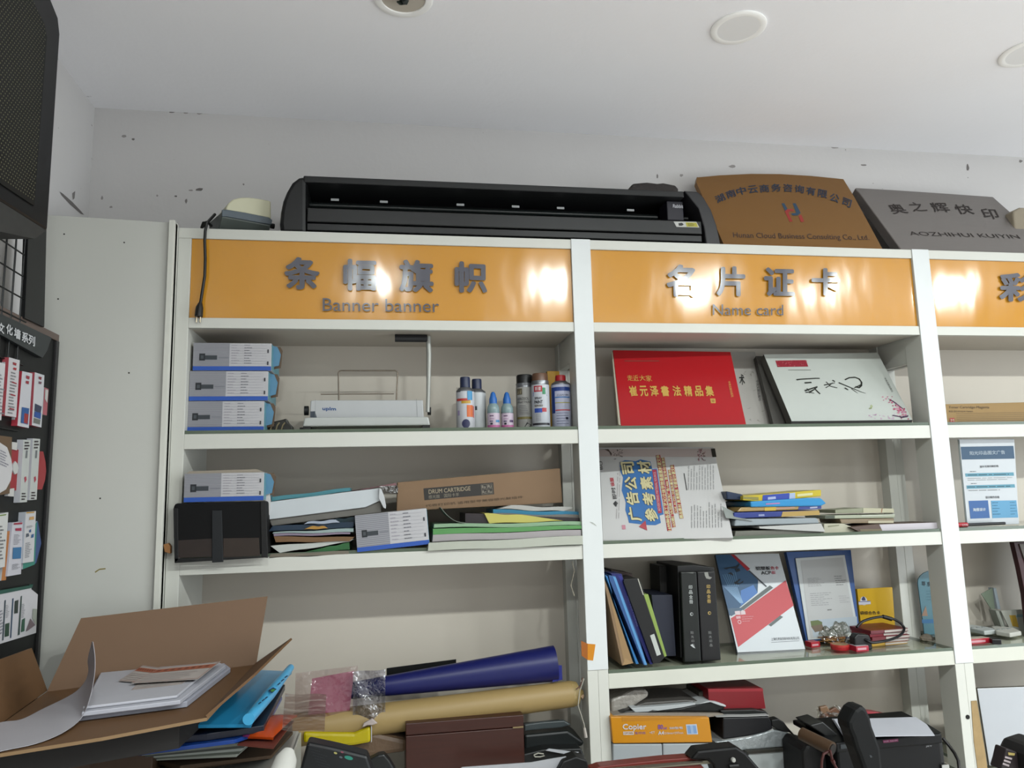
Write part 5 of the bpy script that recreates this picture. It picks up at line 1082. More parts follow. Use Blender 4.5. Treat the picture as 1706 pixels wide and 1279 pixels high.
x, z = F.uv(*c7([(1272, 382)])[0], -.03); MB().lathe([(0, 0), (.0055, 0), (.006, .004), (.0045, .0075), (0, .008)], 16).build('knob_pin', M('#B5B5AE', .3), t, smooth=40).matrix_local = Matrix.Translation((x, -.02, z)) @ Matrix.Rotation(R(90), 4, 'X')
x, z = F.uv(*c7([(1262, 405)])[0], -.022); MB().tube([(x-.012, -.022, z-.006), (x+.012, -.022, z-.006)], .005, 10).build('knob_base', M('#0A0A0A', .5), t, smooth=40)

# leather roll with cord, printer, chair, paper
p0, p1 = aty(*c6([(888, 668)])[0], -.16), aty(*c6([(1222, 838)])[0], -.24); base = Vector((p0.x, p0.y, p0.z)); inv = Matrix.Translation(-base)
t = thing('leather_roll', 'olive brown leather roll with a thin red cord lying left of the printer', 'roll', base)
MB().tube([inv @ p0, inv @ p1], [.017, .0185], 20).build('roll_body', M('#4A3522', .45, var=.15, scale=12), t, smooth=50)
d = (p1-p0).normalized(); MB().tube([inv @ p1 - d*.004, inv @ p1 + d*.003], [.0135, .0135], 18).build('inner_core', M('#1A1512', .5), t)
pa = [inv @ aty(*c6([q])[0], -.25) for q in ((1190, 860), (1130, 890), (1110, 960), (1105, 1060))]; pb = [inv @ aty(*c6([q])[0], -.255) for q in ((1200, 850), (1225, 960), (1235, 985), (1280, 1060))]
MB().tube(pa, .0035, 8).tube(pb, .0035, 8).tube([inv @ aty(*c6([(1225, 955)])[0], -.257), inv @ aty(*c6([(1240, 990)])[0], -.257)], .0055, 8).build('cord', M('#4A1E1A', .5), t, smooth=60)
F = fr(1345, 1290, -.14, Z4)
tag(MB().prism([(-.01, 0), (.08, 0), F.uv(1392, 1252), F.uv(1345, 1240), F.uv(1338, 1252)], 0, .12).build('black_bag', M('#101011', .6, var=.2), None, .01, frame=F), 'black bag under the leather roll beside the printer', 'bag')

c8 = lambda s: [(1400+x/5.575, 1100+y/5.575) for x, y in s]
yp = -.2; F = fr(1400, 1236, yp, Z4)
t = thing('printer', 'black desktop printer with white paper on top in the bottom compartment', 'printer', F)
pz = F.uv(1480, 1226)[1]; xl, xr_ = F.uv(1394, 1245)[0], F.uv(1566, 1228)[0]
MB().box(xl, xr_, .0, .17, 0, pz-.012).build('body', M('#08090B', .45, spec=.2), t, .006)
MB().box(xl-.004, xr_+.004, -.004, .17, pz-.03, pz-.004).build('front_band', M('#08090B', .45, spec=.2), t, .004)
MB().prismx([(-.002, pz-.004), (.17, pz-.004), (.17, pz+.01), (.06, pz+.004)], xl-.03, xr_+.012).build('top_lid', M('#08090B', .45, spec=.2), t, .004)
MB().prism(F.pts(*c8([(-300, 590), (-180, 560), (-10, 705), (10, 830), (-60, 760), (-280, 610)]), dy=.05), .04, .12).build('side_flap', M('#0F100F', .4), t, .003)
pr = Print(F, dy=-.005); pr.q(c8([(392, 740), (536, 726), (538, 752), (400, 766)]), '#8E2A5E'); pr.t('ink tank', *c8([(402, 744), (528, 732), (404, 756)]), '#C9A0B8', 2, .02); pr.t('JET', *c8([(790, 790), (850, 786), (792, 806)]), '#8E9092', 2, .02)
pr.q(c8([(0, 780), (95, 770), (98, 812), (4, 822)]), '#2A3034'); pr.build(t, 'front_print')
MB().prism(F.pts(*c8([(930, 965), (995, 960), (1000, 1010), (935, 1015)])), -.006, -.004).build('white_label', M('#B5B5B0', .5), t)
MB().box(xr_-.006, xr_+.01, .004, .2, 0, pz-.03).build('side_panel', M('#101214', .4), t, .003)
cab = [F.M.inverted() @ aty(*c8([q])[0], yy) for q, yy in (((950, 720), -.12), ((1010, 790), -.13), ((1060, 860), -.15), ((1095, 930), -.17), ((1105, 1010), -.18))]
MB().tube(cab, .0045, 8).build('power_cable', M('#120E0E', .5), t, smooth=60)
zp = F.o.z+pz+.0128
Fp = frz(1386, 1198, zp, lean=90)
q = [(1386, 1197), (1440, 1196.5), (1523, 1194), (1541, 1206), (1554, 1224), (1470, 1225), (1406, 1227)]
for k in range(3):
    F2 = frz(*q[0], zp+.0022*k, lean=90); tag(MB().prism([(x+.002*k, z-.001*k) for x, z in F2.pts(*q)], 0, .002).build('paper_sheets', M(('#BFC2CE', '#C6C8D2', '#CBCDD6')[k], .5), None, 0, frame=F2), ('lowest white paper batch on the black printer', 'middle white paper batch on the black printer', 'topmost white paper batch on the black printer')[k], 'papers')
# things behind the paper on the printer
F = frz(1460, 1192, zp+.01, yaw=0)
F = fr(1435, 1192, .1, None)
tag(MB().prism(F.pts((1430, 1195), (1475, 1195), (1478, 1190), (1460, 1186), (1440, 1184), (1430, 1186)), 0, .03).build('red_packet', M('#9E2030', .25), None, .002, frame=F), 'red packet in clear plastic behind the printer paper', 'packet')
F = fr(1395, 1195, .12, None)
t = thing('snack_bag', 'clear bag of brown and orange sachets left of the chair headrest', 'bag', F)
for q, col in (([(1366, 1198), (1392, 1196), (1402, 1184), (1392, 1178), (1370, 1190)], '#6E4A34'), ([(1400, 1194), (1412, 1192), (1412, 1182), (1402, 1182)], '#B57E30'), ([(1368, 1190), (1384, 1186), (1378, 1175), (1366, 1178)], '#8A6A50')): MB().prism(F.pts(*q), 0, .012).build('sachet', M(col, .4), t, .003)
MB().sheet(lambda u, v: (F.uv(1362, 1195)[0]+.1*u, -.006+.012*v+.004*math.sin(u*17+v*7), .001+.03*v+.005*math.sin(u*12)), 16, 8, .0003).build('bag_film', film('bag_film', '#E6E4DE'), t, smooth=60)

# office chair in front of the printer
F = Frame(atz(1450, 1285, .72))
F = fr(1447, 1285, -.62, 0)
t = thing('office_chair', 'black office chair whose tall narrow backrest rises before the printer', 'chair', F)
P = [F.uv(*q) for q in c6([(1530, 1080), (1470, 900), (1430, 800), (1400, 690), (1358, 590), (1350, 520), (1380, 455), (1420, 385), (1478, 342), (1515, 348), (1550, 380), (1590, 460), (1612, 560), (1650, 660), (1700, 800), (1730, 1080)])]
blkf = M('#060809', .6, var=.15, scale=60, spec=.2)
z0 = .5; P = [(P[0][0], z0)] + P + [(P[-1][0], z0)]
MB().prism(P, -.018, .03).build('backrest', blkf, t, .014)
pr = Print(F, dy=-.0185); pr.q(c6([(1628, 900), (1650, 905), (1662, 925), (1640, 930)]), '#3A3E42'); pr.build(t, 'back_mark')
xc = (P[0][0]+P[-1][0])/2
MB().box(xc-.23, xc+.23, -.46, -.02, .43, .5).build('seat', blkf, t, .02)
MB().tube([(xc, -.24, .08), (xc, -.24, .43)], .03, 16).build('column', M('#2A2A2C', .4, .5), t, smooth=40)
for k in range(5):
    a = k*1.2566; MB().tube([(xc, -.24, .09), (xc+.28*math.cos(a), -.24+.28*math.sin(a), .06)], [.025, .016], 8).build('leg', M('#151516', .5), t, smooth=40)
    MB().tube([(xc+.28*math.cos(a)-.012, -.24+.28*math.sin(a), .03), (xc+.28*math.cos(a)+.012, -.24+.28*math.sin(a), .03)], .03, 14).build('castor', M('#0C0C0C', .5), t, smooth=40)

# ================================================================ third bay
F = fr(1578, 707, .03, Z1, yaw=-2)
t = thing('toner_carton', 'brown toner cartridge carton on the upper shelf at the right edge', 'box', F)
c = lambda s: [(1500+x/6.733, 540+y/6.733) for x, y in s]
P = F.pts(*c([(525, 1120), (1600, 1110), (1600, 870), (500, 896)])); P[0] = (P[0][0], 0); P[1] = (P[1][0], 0)
MB().prism(P, 0, .15).build('carton', M('#9A7A44', .55, var=.05), t, .0015)
pr = Print(F); pr.t('Toner Cartridge-Magenta', *c([(540, 916), (995, 916), (542, 952)]), '#4E3A1E', 2, .0); pr.t('粉盒-品红/Модуль тонера', *c([(542, 966), (810, 964), (544, 990)]), '#4E3A1E', 2)
pr.lines(*c([(622, 995), (1387, 985), (640, 1100)]), 5, '#6E5830', 2, .18, seed=4, full=True); pr.q(c([(550, 1052), (605, 1050), (610, 1104), (556, 1104)]), '#A9382E', 2); pr.t('M', *c([(560, 1064), (598, 1062), (563, 1094)]), '#C9A890', 3, .03)
pr.build(t, 'carton_print')
F = fr(1612, 878, .05, Z2, lean=-3, roll=.5)
t = thing('price_stand', 'white price list with blue tables in a clear acrylic stand', 'price list', F)
c = lambda s: [(1560+x/6.397, 700+y/6.397) for x, y in s]
P = F.pts(*c([(332, 1120), (880, 1090), (830, 205), (246, 208)])); 
MB().prism([(P[0][0], .001), (P[1][0], .001), P[2], P[3]], 0, .003).build('sheet', M('#C3C8CC', .25, var=.02), t)
MB().prism([(P[0][0]-.002, .0005), (P[1][0]+.002, .0005), (P[2][0]+.002, P[2][1]+.002), (P[3][0]-.002, P[3][1]+.002)], .0032, .006).build('acrylic_back', M('#A9B2B0', .1), t)
MB().prismx([(.0, .0), (.07, .0), (.07, .003), (.006, .003)], P[0][0], P[1][0]).build('acrylic_foot', M('#A9B2B0', .1), t)
pr = Print(F)
pr.q(c([(258, 282), (820, 272), (832, 408), (272, 418)]), '#33526E'); pr.t('阳光印品图文广告', *c([(350, 330), (725, 318), (356, 372)]), '#AEBBC6', 2, .015)
pr.t('室外写真印刷价格', *c([(460, 482), (658, 474), (464, 506)]), '#55585C', 2, .01); pr.t('设计制作价格', *c([(520, 808), (668, 804), (524, 834)]), '#55585C', 2, .01)
pr.q(c([(306, 566), (822, 554), (826, 590), (310, 600)]), '#5C97AC'); pr.q(c([(320, 694), (832, 680), (838, 716), (324, 730)]), '#5C97AC')
for y0 in (576, 704): pr.lines(*c([(330, y0), (815, y0-10), (332, y0+14)]), 1, '#2E4E5A', 2, .6, seed=y0)
pr.lines(*c([(330, 612), (815, 602), (334, 650)]), 2, '#8A8E90', 2, .25, seed=2); pr.lines(*c([(340, 740), (820, 728), (342, 760)]), 1, '#8A8E90', 2, .4, seed=3); pr.lines(*c([(355, 540), (455, 538), (356, 552)]), 1, '#55585C', 2, .5); pr.lines(*c([(365, 668), (460, 666), (366, 680)]), 1, '#55585C', 2, .5)
pr.q(c([(342, 858), (548, 852), (568, 1040), (362, 1048)]), '#34629E'); pr.t('海报设计', *c([(384, 935), (522, 930), (388, 970)]), '#C9D4DE', 2, .03); pr.q(c([(580, 856), (850, 852), (870, 1034), (596, 1042)]), '#5E9EC4'); pr.lines(*c([(592, 868), (680, 866), (600, 1020)]), 5, '#2F6A8A', 2, .25, seed=8); pr.lines(*c([(780, 866), (850, 864), (790, 1020)]), 5, '#2F6A8A', 2, .2, seed=9)
pr.build(t, 'sheet_print')
F = fr(1597, 882, .015, Z2)
t = thing('marker_pen', 'red and black marker pen lying before the price list', 'pen', F)
x0, x1 = F.uv(1597, 878)[0], F.uv(1614, 878)[0]
MB().tube([(x0, .0075, .0075), (x1, .0075, .0075)], .0075, 14).build('cap', M('#B4202C', .35), t, smooth=40); MB().tube([(x1, .0075, .0075), (x1+.14, .01, .0075)], .0045, 12).build('barrel', M('#17181A', .35), t, smooth=40)
pr = Print(F); pr.tb('记号笔', x0+.012, x1-.003, .004, .011, '#D8C0C4', 2); pr.build(t, 'cap_print')
# lower shelf of the third bay
c = lambda s: [(1620+x/6.09, 880+y/6.09) for x, y in s]
def remote(label, px, z, mat):
    F = frz(*c([px[0]])[0], z, lean=90); t = thing('remote_control', label, 'remote control', F, 'white remote controls')
    P = F.pts(*c(px)); MB().prism(P, 0, .014).build('shell', mat, t, .003)
    cx = sum(p[0] for p in P)/len(P); cz = sum(p[1] for p in P)/len(P); g = MB()
    for i in range(3): g.box(cx-.03+.02*i, cx-.02+.02*i, -.001, 0, cz-.004, cz+.004)
    g.build('button_row', M('#9AA0A0', .5), t); return t
remote('white remote control nearer the upright on the lower right shelf', [(-60, 1000), (120, 1040), (236, 1028), (200, 1006), (0, 975), (-70, 975)], Z3+.018, M('#C1C6C4', .4))
remote('white remote control nearer the card holder on the lower right shelf', [(240, 1040), (380, 1062), (496, 1042), (420, 1005), (250, 985), (190, 990)], Z3+.018, M('#C9C8C0', .4))
smallbox('red_box', 'small red and white box on the lower right shelf beside the upright', 'box', (1612, 1074), (1650, 1073.5), Z3, .016, .03, M('#B42436', .35), 3, '#B9B0A0')
F = Frame(atz(*c([(205, 1178)])[0], Z3), yaw=-24)
tag(MB().box(0, .026, 0, .045, 0, .016).build('usb_adapter', M('#101014', .3), None, .002, frame=F), 'small black adapter beside the red and white box', 'adapter')
F = fr(*c([(300, 1000)])[0], .17, Z3)
t = thing('card_holder', 'clear acrylic holder with name cards at the right edge', 'card holder', F)
A = lambda px, dy=0: F.pts(*c(px), dy=dy)
MB().prism(A([(160, 675), (272, 615), (300, 830), (262, 830)]), .03, .033).build('acrylic_back', M('#7E8A7A', .2), t); MB().prism(A([(275, 615), (300, 612), (350, 830), (318, 830)]), .026, .05).build('acrylic_side', M('#A9B4BC', .15), t)
for k in range(4): MB().prism(A([(300+k*20, 1015+k*8), (235+k*22, 835+k*3), (250+k*22, 832+k*3), (322+k*20, 1015+k*8)]), .004*k, .03).build('card_edge', M(('#8A8E84', '#A9ACA4')[k % 2], .4), t)
MB().prism(A([(390, 1040), (290, 835), (500, 822), (600, 1045)]), 0, .004).build('front_card', M('#B9BAB0', .4), t)
pr = Print(F); pr.q(c([(372, 880), (440, 880), (470, 1005), (405, 990)]), '#B9973E'); pr.q(c([(440, 900), (600, 900), (600, 870), (450, 872)]), '#8AA4A8'); pr.build(t)
F = fr(1690, 1050, .1, Z3)
t = thing('dark_folder', 'dark red folder leaning at the right edge of the lower right shelf', 'folder', F)
MB().prism([(F.uv(1716, 1060)[0], .0), (F.uv(1800, 1060)[0], .0), F.uv(1800, 900), F.uv(1689, 903), F.uv(1699, 945), F.uv(1708, 990)], 0, .02).build('cover', M('#3A1218', .5), t, .001)
MB().prism(F.pts((1697, 906), (1750, 903), (1750, 938), (1708, 940)), -.004, .0).build('label_strip', M('#6E665E', .5), t)
# bottom of the third bay
F = fr(1651, 1290, .03, Z4, lean=5, yaw=-3)
t = thing('white_board', 'large blank white board leaning in the bottom right compartment', 'board', F)
P = F.pts((1651, 1290), (1850, 1290), (1850, 1138), (1628, 1146.5)); MB().prism([(P[0][0], .002), (P[1][0], .002)] + P[2:], 0, .02, 0, 1).build('panel', [M('#BEC1C6', .3, var=.02), M('#6E6A60', .5)], t, .002)
MB().prism([(P[0][0]-.012, .002), (P[0][0]-.002, .002), (P[3][0]-.001, P[3][1]-.004), (P[3][0]-.01, P[3][1]-.002)], .004, .03).build('side_frame', M('#6A665A', .5), t)
c9 = lambda s: [(1560+x/6.425, 1080+y/6.425) for x, y in s]
F = fr(1690, 1290, -.75, None)
t = thing('calculator', 'dark calculator with pale keys blurred at the bottom right corner', 'calculator', F)
MB().prism(F.pts(*c9([(750, 1068), (870, 1110), (900, 1300), (690, 1300), (720, 1200)])), 0, .03).build('case', M('#221A1C', .5), t, .003)
pr = Print(F)
for q, col in (([(765, 1110), (840, 1120), (835, 1145), (770, 1140)], '#A9985A'), ([(735, 1150), (810, 1172), (805, 1190), (730, 1170)], '#B0A4A6'), ([(725, 1185), (795, 1210), (790, 1228), (718, 1205)], '#B0A4A6'), ([(712, 1220), (780, 1245), (775, 1265), (706, 1240)], '#A89C9E')): pr.q(c9(q), col)
pr.build(t, 'keys')
tag(MB().prism(F.pts(*c9([(870, 1110), (905, 1020), (1100, 960), (1100, 1320), (880, 1320)])), -.03, .05).build('black_bag', M('#0C0A0B', .6), None, .01, frame=F), 'black object edge behind the calculator at the bottom right corner', 'bag')
# bare chipboard where the cover strip is broken off
F = Frame((2.3048, -.0005, .66)); P = F.pts(*c9([(370, 562), (430, 556), (520, 1110), (545, 1290), (440, 1290), (400, 1000)]))
tag(MB().prism(P, -.0012, 0).build('bare_chipboard', brownboard, None, frame=F), 'brown bare chipboard patch on the lower right upright', 'trim strip')
F = Frame((2.27, -.0004, .9)); x, z = F.uv(1612, 1194); g = MB().lathe([(.0065, 0), (.0065, .0015), (0, .0016)], 14); g.v = [(v[0]+x, -v[2], v[1]+z) for v in g.v]
tag(g.build('cam_hole', M('#14100C', .8), None, frame=F), 'dark screw hole in the lower right upright', 'hole')
# tape, string and cable on the first upright
F = Frame(aty(990, 1085, -.0032)); P = F.pts((979, 1072), (992, 1073), (988, 1100), (979, 1099))
t = thing('orange_tape', 'orange adhesive tape scrap stuck on the middle upright', 'tape', F)
MB().prism(P, -.0006, 0).build('front_tab', M('#D88A10', .4), t); MB().prism(F.pts((968, 1067), (979, 1072), (979, 1099), (969, 1092)), -.0006, .0).build('side_tab', M('#A85E18', .4), t)
pth = [aty(*q) for q in ((968, 1135, -.004), (973, 1130, -.006), (966, 1150, -.006), (963, 1175, -.005), (968, 1190, -.006), (973, 1206, -.006), (974, 1213, -.006))]
t = thing('white_cable', 'thin white cable with plug hanging on the inner side of the middle upright', 'cable', pth[0]); inv = Matrix.Translation(-pth[0])
MB().tube([inv @ q for q in pth], .0016, 6).build('cord', M('#B5B0A2', .5), t, smooth=60); MB().tube([inv @ aty(973.5, 1212, -.006), inv @ aty(976, 1228, -.006)], [.004, .005], 8).build('plug', M('#BDB5AC', .5), t, smooth=40)
q0 = [aty(*q) for q in ((953, 935, .02), (957, 950, .02), (951, 975, .02), (957, 992, .02), (951, 975, .021))]
tag(MB().tube([q-q0[0] for q in q0], .0014, 6).build('hanging_string', M('#A39C8C', .6), None, smooth=60, frame=Frame(q0[0])), 'pale string hanging under the middle shelf beside the upright', 'string')

# ================================================================ first bay, bottom compartment: rolls, boxes, phone
def roll_of(name, label, cat, pl, pr_, yl, yr, rl, rr, mat, inner=None, core=.75):
    a, b = aty(*pl, yl), aty(*pr_, yr); base = Vector(a); t = thing(name, label, cat, base); d = b-a
    n = 12; MB().tube([d*(i/n) for i in range(n+1)], [rl+(rr-rl)*i/n for i in range(n+1)], 28).build('rolled_sheet', mat, t, smooth=50)
    if inner: MB().tube([d*.999, d*1.0015], [rr*.86, rr*.86], 24).tube([d*1.0005, d*1.002], [rr*.6, rr*.6], 20).build('roll_end', inner, t)
    return t, a, b, d
t, a, b, d = roll_of('vinyl_roll', 'long dark blue vinyl roll lying on the kraft paper roll', 'roll', (585, 1150), (925, 1104.5), .06, .05, .022, .049, M('#131A5E', .38, var=.06), M('#C2C6D4', .5))
tail = [F_ for F_ in (aty(928, 1108, .02), aty(936, 1108, .02), aty(937, 1132, .02), aty(920, 1136, .02))]
MB().add([q-a for q in tail] + [q-a+Vector((0, .002, 0)) for q in tail], [(0, 1, 2, 3), (7, 6, 5, 4), (0, 4, 5, 1), (1, 5, 6, 2), (2, 6, 7, 3), (3, 7, 4, 0)]).build('loose_tail', M('#16207A', .4), t)
t, a, b, d = roll_of('kraft_roll', 'long kraft paper roll lying across the first bay under the blue roll', 'roll', (490, 1216), (952, 1155.5), .02, .03, .042, .035, M('#A58C5A', .5, var=.04, scale=6))
MB().tube([d*1.0, d*1.022, d*1.034, d*1.045], [.0352, .031, .012, .006], 20).build('twisted_end', M('#A08A58', .5, var=.15, bump=.4), t, smooth=50)
MB().tube([d*1.034+Vector((0, .0, -.01)), d*1.046+Vector((0, 0, -.006))], [.012, .006], 10).build('tissue_plug', M('#C9A98A', .6), t, smooth=50)
q0 = aty(960, 1148, -.004)-a; MB().tube([q0, q0+Vector((.012, 0, .008)), q0+Vector((.02, 0, .03))], .0018, 6).build('end_tie', M('#6A4A40', .5), t)
F = fr(645, 1120, .13)
tag(MB().prism(F.pts((644, 1128), (760, 1118), (760, 1098), (644, 1113)), 0, .003).build('black_strip', M('#0B0D0D', .4), None, frame=F), 'black plastic strip with a hole lying behind the blue roll', 'strip')
F = fr(580, 1200, .0, lean=10)
t = thing('pink_card', 'pink card sheet in a clear sleeve standing before the roll ends', 'card', F)
MB().prism(F.pts((512, 1200), (581, 1196), (590, 1117), (520, 1130)), 0, .002).build('card', M('#B8758C', .45, var=.03), t)
MB().prism(F.pts((525, 1196), (577, 1189), (577, 1187), (525, 1193)), -.001, 0).build('fold_line', M('#8A3A5E', .5), t)
MB().sheet(lambda u, v: (F.uv(490+105*u, 1215)[0], -.006+.003*math.sin(u*8+v*5), F.uv(540, 1212)[1]+(F.uv(540, 1118-6*u)[1]-F.uv(540, 1212)[1])*v), 10, 8, .0003).build('sleeve', film('sleeve_film', '#F2ECEC', .01, .1, .35, 30), t, smooth=60)
F = fr(592, 1208, .0)
tag(MB().sheet(lambda u, v: (F.uv(588+54*u, 1205)[0], .004*math.sin(u*7+v*6)-.012, F.uv(600, 1206)[1]+(F.uv(600, 1116)[1]-F.uv(600, 1206)[1])*v), 14, 12, .0003).build('clear_bag', film('clear_bag_wrap', '#DCDCE4', .07, .08, .6, 45), None, smooth=60, frame=F), 'clear plastic bag wrapped round the left end of the blue roll', 'bag')
F = fr(515, 1205, -.01)
tag(MB().prism(F.pts((510, 1204), (558, 1201), (559, 1197), (514, 1199)), 0, .04).build('white_strip', M('#B5B2B4', .5), None, .0005, frame=F), 'short white strip below the pink card', 'strip')
F = fr(560, 1240, -.03)
t = thing('yellow_roll', 'glossy yellow rolled bag with flattened end below the kraft roll', 'roll', F)
MB().prism(F.pts((505, 1239), (512, 1237), (557, 1245), (590, 1242), (618, 1237), (617.5, 1210), (590, 1221.5), (512, 1220), (505, 1219)), 0, .05).build('wrapper', M('#BFAE08', .25, var=.06, bump=.15, bscale=40), t, .008)
MB().prism(F.pts((617.8, 1210), (619.5, 1212), (619.5, 1236), (618, 1237)), .003, .05).build('white_edge', M('#BDBAB4', .5), t)
F = fr(612, 1210, -.035)
tag(MB().prism(F.pts((603, 1212), (606, 1205), (620, 1197), (629, 1205), (620, 1208), (612, 1208)), 0, .01).build('tissue_scrap', M('#BDB0AA', .6), None, .002, frame=F), 'crumpled pale tissue scrap above the yellow roll', 'paper')
F = fr(640, 1240, .0)
P = F.pts((560, 1248), (612, 1262), (678, 1253), (679, 1232), (620, 1219), (600, 1232))
tag(MB().prism(P, 0, .09).build('brown_paper', M('#6A5440', .5, var=.12, bump=.2), None, .012, frame=F), 'grey brown wrapped paper roll between the yellow roll and the wooden box', 'roll')
F = fr(640, 1222, .06)
tag(MB().prism(F.pts((600, 1225), (690, 1222), (690, 1203), (610, 1206)), 0, .06).build('black_bag', M('#0C0F10', .5), None, .006, frame=F), 'black bag behind the yellow roll end', 'bag')
F = fr(700, 1300, -.04, Z4)
wood = M('#3E1A10', .4, var=.35, scale=14, stretch=(.6, 1, 9))
t = thing('wooden_box', 'dark red brown wooden box with a lid seam under the kraft roll', 'wooden box', F)
xl, xr_ = F.uv(676, 1240)[0], F.uv(873, 1225)[0]; ztp = F.uv(772, 1198)[1]; zsm = F.uv(772, 1218)[1]
MB().box(xl, xr_, 0, .16, .001, zsm-.001).build('body', wood, t, .002); MB().box(xl, xr_, 0, .16, zsm+.0006, ztp).build('lid', wood, t, .002)
MB().box(xr_-.03, xr_-.001, -.0012, .001, zsm-.002, zsm+.002).build('hinge_plate', M('#A08E6A', .35, .7), t)
F = fr(880, 1260, -.03, None)
def ph(name, label, cat, q, y, dep, mat, bevel=.004):
    F = fr(*q[0], y); return tag(MB().prism(F.pts(*q), 0, dep).build(name, mat, None, bevel, frame=F), label, cat)
F = fr(875, 1256, .02)
t = thing('desk_phone', 'dark grey desk phone lying behind the wooden box', 'phone', F)
MB().prism(F.pts((874, 1258), (971, 1243), (974, 1236), (946, 1217), (874, 1224)), 0, .12).build('body', M('#0F1515', .45), t, .006)
MB().prism(F.pts((874, 1237), (900, 1234), (935, 1231), (952, 1226), (940, 1219), (900, 1222), (874, 1226)), -.004, .01).build('top_panel', M('#3A4244', .4), t, .003)
x, z = F.uv(889, 1233); MB().lathe([(.012, 0), (.012, .004), (0, .006)], 16, x, -.006).build('round_button', M('#0B0C0C', .4), t)
for v in t.children[-1].data.vertices: v.co.z += z-.003
ph('black_case', 'black case with white ring in front of the desk phone', 'case', [(870, 1275), (975, 1262), (968, 1246), (905, 1248), (872, 1256)], -.02, .1, M('#0B0E0E', .5))
F = fr(896, 1259, -.025); pts = F.pts((889, 1257), (896, 1254), (905, 1255), (907, 1258), (900, 1260), (891, 1260), (889, 1257))
tag(MB().tube([(x, -.002, z) for x, z in pts], .0018, 6).build('white_ring', M('#B0AEA2', .5), None, frame=F), 'small white ring lying on the black case', 'ring')
ph('paper_strip', 'white paper strip lying across the black case', 'paper', [(909, 1250), (947, 1257), (965, 1253), (952, 1252), (915, 1247)], -.03, .004, M('#BDBFC4', .5), .0003)
ph('paper_sheet', 'white paper sheet lying before the wooden box and black case', 'paper', [(760, 1285), (940, 1285), (946, 1266), (943, 1260), (918, 1264), (885, 1270), (770, 1278)], -.1, .004, M('#B9BBC0', .5), .0003)
ph('black_pouch', 'black pouch in front of the white paper sheet', 'pouch', [(926, 1290), (985, 1290), (978, 1266), (960, 1260), (938, 1268)], -.12, .05, M('#101112', .55))
F = fr(560, 1290, -.3, None)
t = thing('card_reader', 'black handheld terminal with coloured oval buttons at the bottom edge', 'terminal', F)
MB().prism(F.pts((495, 1300), (512, 1236), (560, 1246), (612, 1259), (625, 1300)), 0, .05).build('case', M('#15181C', .45, var=.1), t, .006)
pr = Print(F)
for x, y, rx, ry, col in ((559, 1254, .0037, .0022, '#B5B06A'), (570, 1252.5, .0035, .002, '#8A4A58'), (568, 1261, .0037, .0022, '#5A626A'), (581, 1262, .0095, .0042, '#2F8A78')):
    u, v = F.uv(x, y); pr.poly([(u+rx*math.cos(a*.3142)*1.0, v+ry*math.sin(a*.3142)-rx*math.cos(a*.3142)*.28) for a in range(20)], col)
for k in range(7): pr.lines((512+3*k, 1240+5.4*k), (540+3*k, 1248+5.4*k), (512+3*k, 1242+5.4*k), 1, '#2E3338', 1, .5, seed=k)
pr.build(t, 'buttons')
ph('black_strap', 'black strap end lying between the terminal and the wooden box', 'strap', [(612, 1285), (660, 1285), (650, 1268), (640, 1256), (630, 1258), (610, 1268)], -.2, .03, M('#16191A', .4))

# ================================================================ bottom left: open carton with papers on a pile
ZC = 1.12; kraft = M('#6E4F32', .6, var=.06, scale=5)
Ff = frz(345, 1195, ZC, lean=90)
t = thing('open_carton', 'large open brown cardboard carton with raised flaps holding white papers', 'carton', Ff)
inv = Ff.M.inverted()
quad = [(-160, 1285), (0, 1255), (170, 1228), (345, 1195), (428, 1106), (78, 1152), (-60, 1250)]
MB().prism(Ff.pts(*quad), 0, .006, 0, 1).build('base_panel', [kraft, M('#8A6E4C', .7)], t)
def flap(name, p1, p2, others, lean, th=.005):
    H_ = hinge(atz(*p1, ZC), atz(*p2, ZC), lean); P = [H_.uv(*p1), H_.uv(*p2)] + [H_.uv(*o) for o in others]
    o = MB().prism(P, 0, th).build(name, kraft, t); o.matrix_local = inv @ H_.M; return o
flap('back_flap', (78, 1152), (427, 1106.5), [(446, 993), (135, 1029.5)], 14)
flap('side_flap', (-70, 1256), (79, 1150), [(53, 1079), (0, 1098), (-70, 1122)], 12)
flap('side_flap', (345, 1195), (428, 1106.5), [(487, 1065), (425, 1126)], -56)
# near-black slab whose colour stands for the dark gap under the carton
low = MB(); Fb = frz(300, 1210, ZC-.0065, lean=90)
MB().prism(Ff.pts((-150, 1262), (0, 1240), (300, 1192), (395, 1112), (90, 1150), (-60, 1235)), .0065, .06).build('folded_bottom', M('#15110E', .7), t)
# curled sheet
def spl(pts, u):
    n = len(pts)-1; x = min(u*n, n-1e-6); i = int(x); f = x-i
    a, b, c_, d_ = pts[max(i-1, 0)], pts[i], pts[i+1], pts[min(i+2, n)]
    return .5*((2*b)+(c_-a)*f+(2*a-5*b+4*c_-d_)*f*f+(3*b-a-3*c_+d_)*f*f*f)
zc0 = ZC+.003; ya = atz(135, 1195, zc0+.01).y; yb = ya+.13
low_edge = [atz(-70, 1270, zc0), atz(0, 1251, zc0), atz(60, 1238, zc0), atz(106, 1219, zc0+.003), aty(135, 1196, ya), aty(149, 1164, ya), aty(157, 1125, ya), aty(158, 1095, ya), aty(154.5, 1069, ya)]
far_edge = [atz(-70, 1222, zc0), atz(0, 1203, zc0), atz(35, 1198, zc0), atz(70, 1181, zc0+.003), aty(120, 1156, yb), aty(140, 1137, yb), aty(147, 1118, yb), aty(146, 1098, yb), aty(153, 1068.5, yb)]
Fc = frz(100, 1220, ZC+.004); inv_c = Fc.M.inverted()
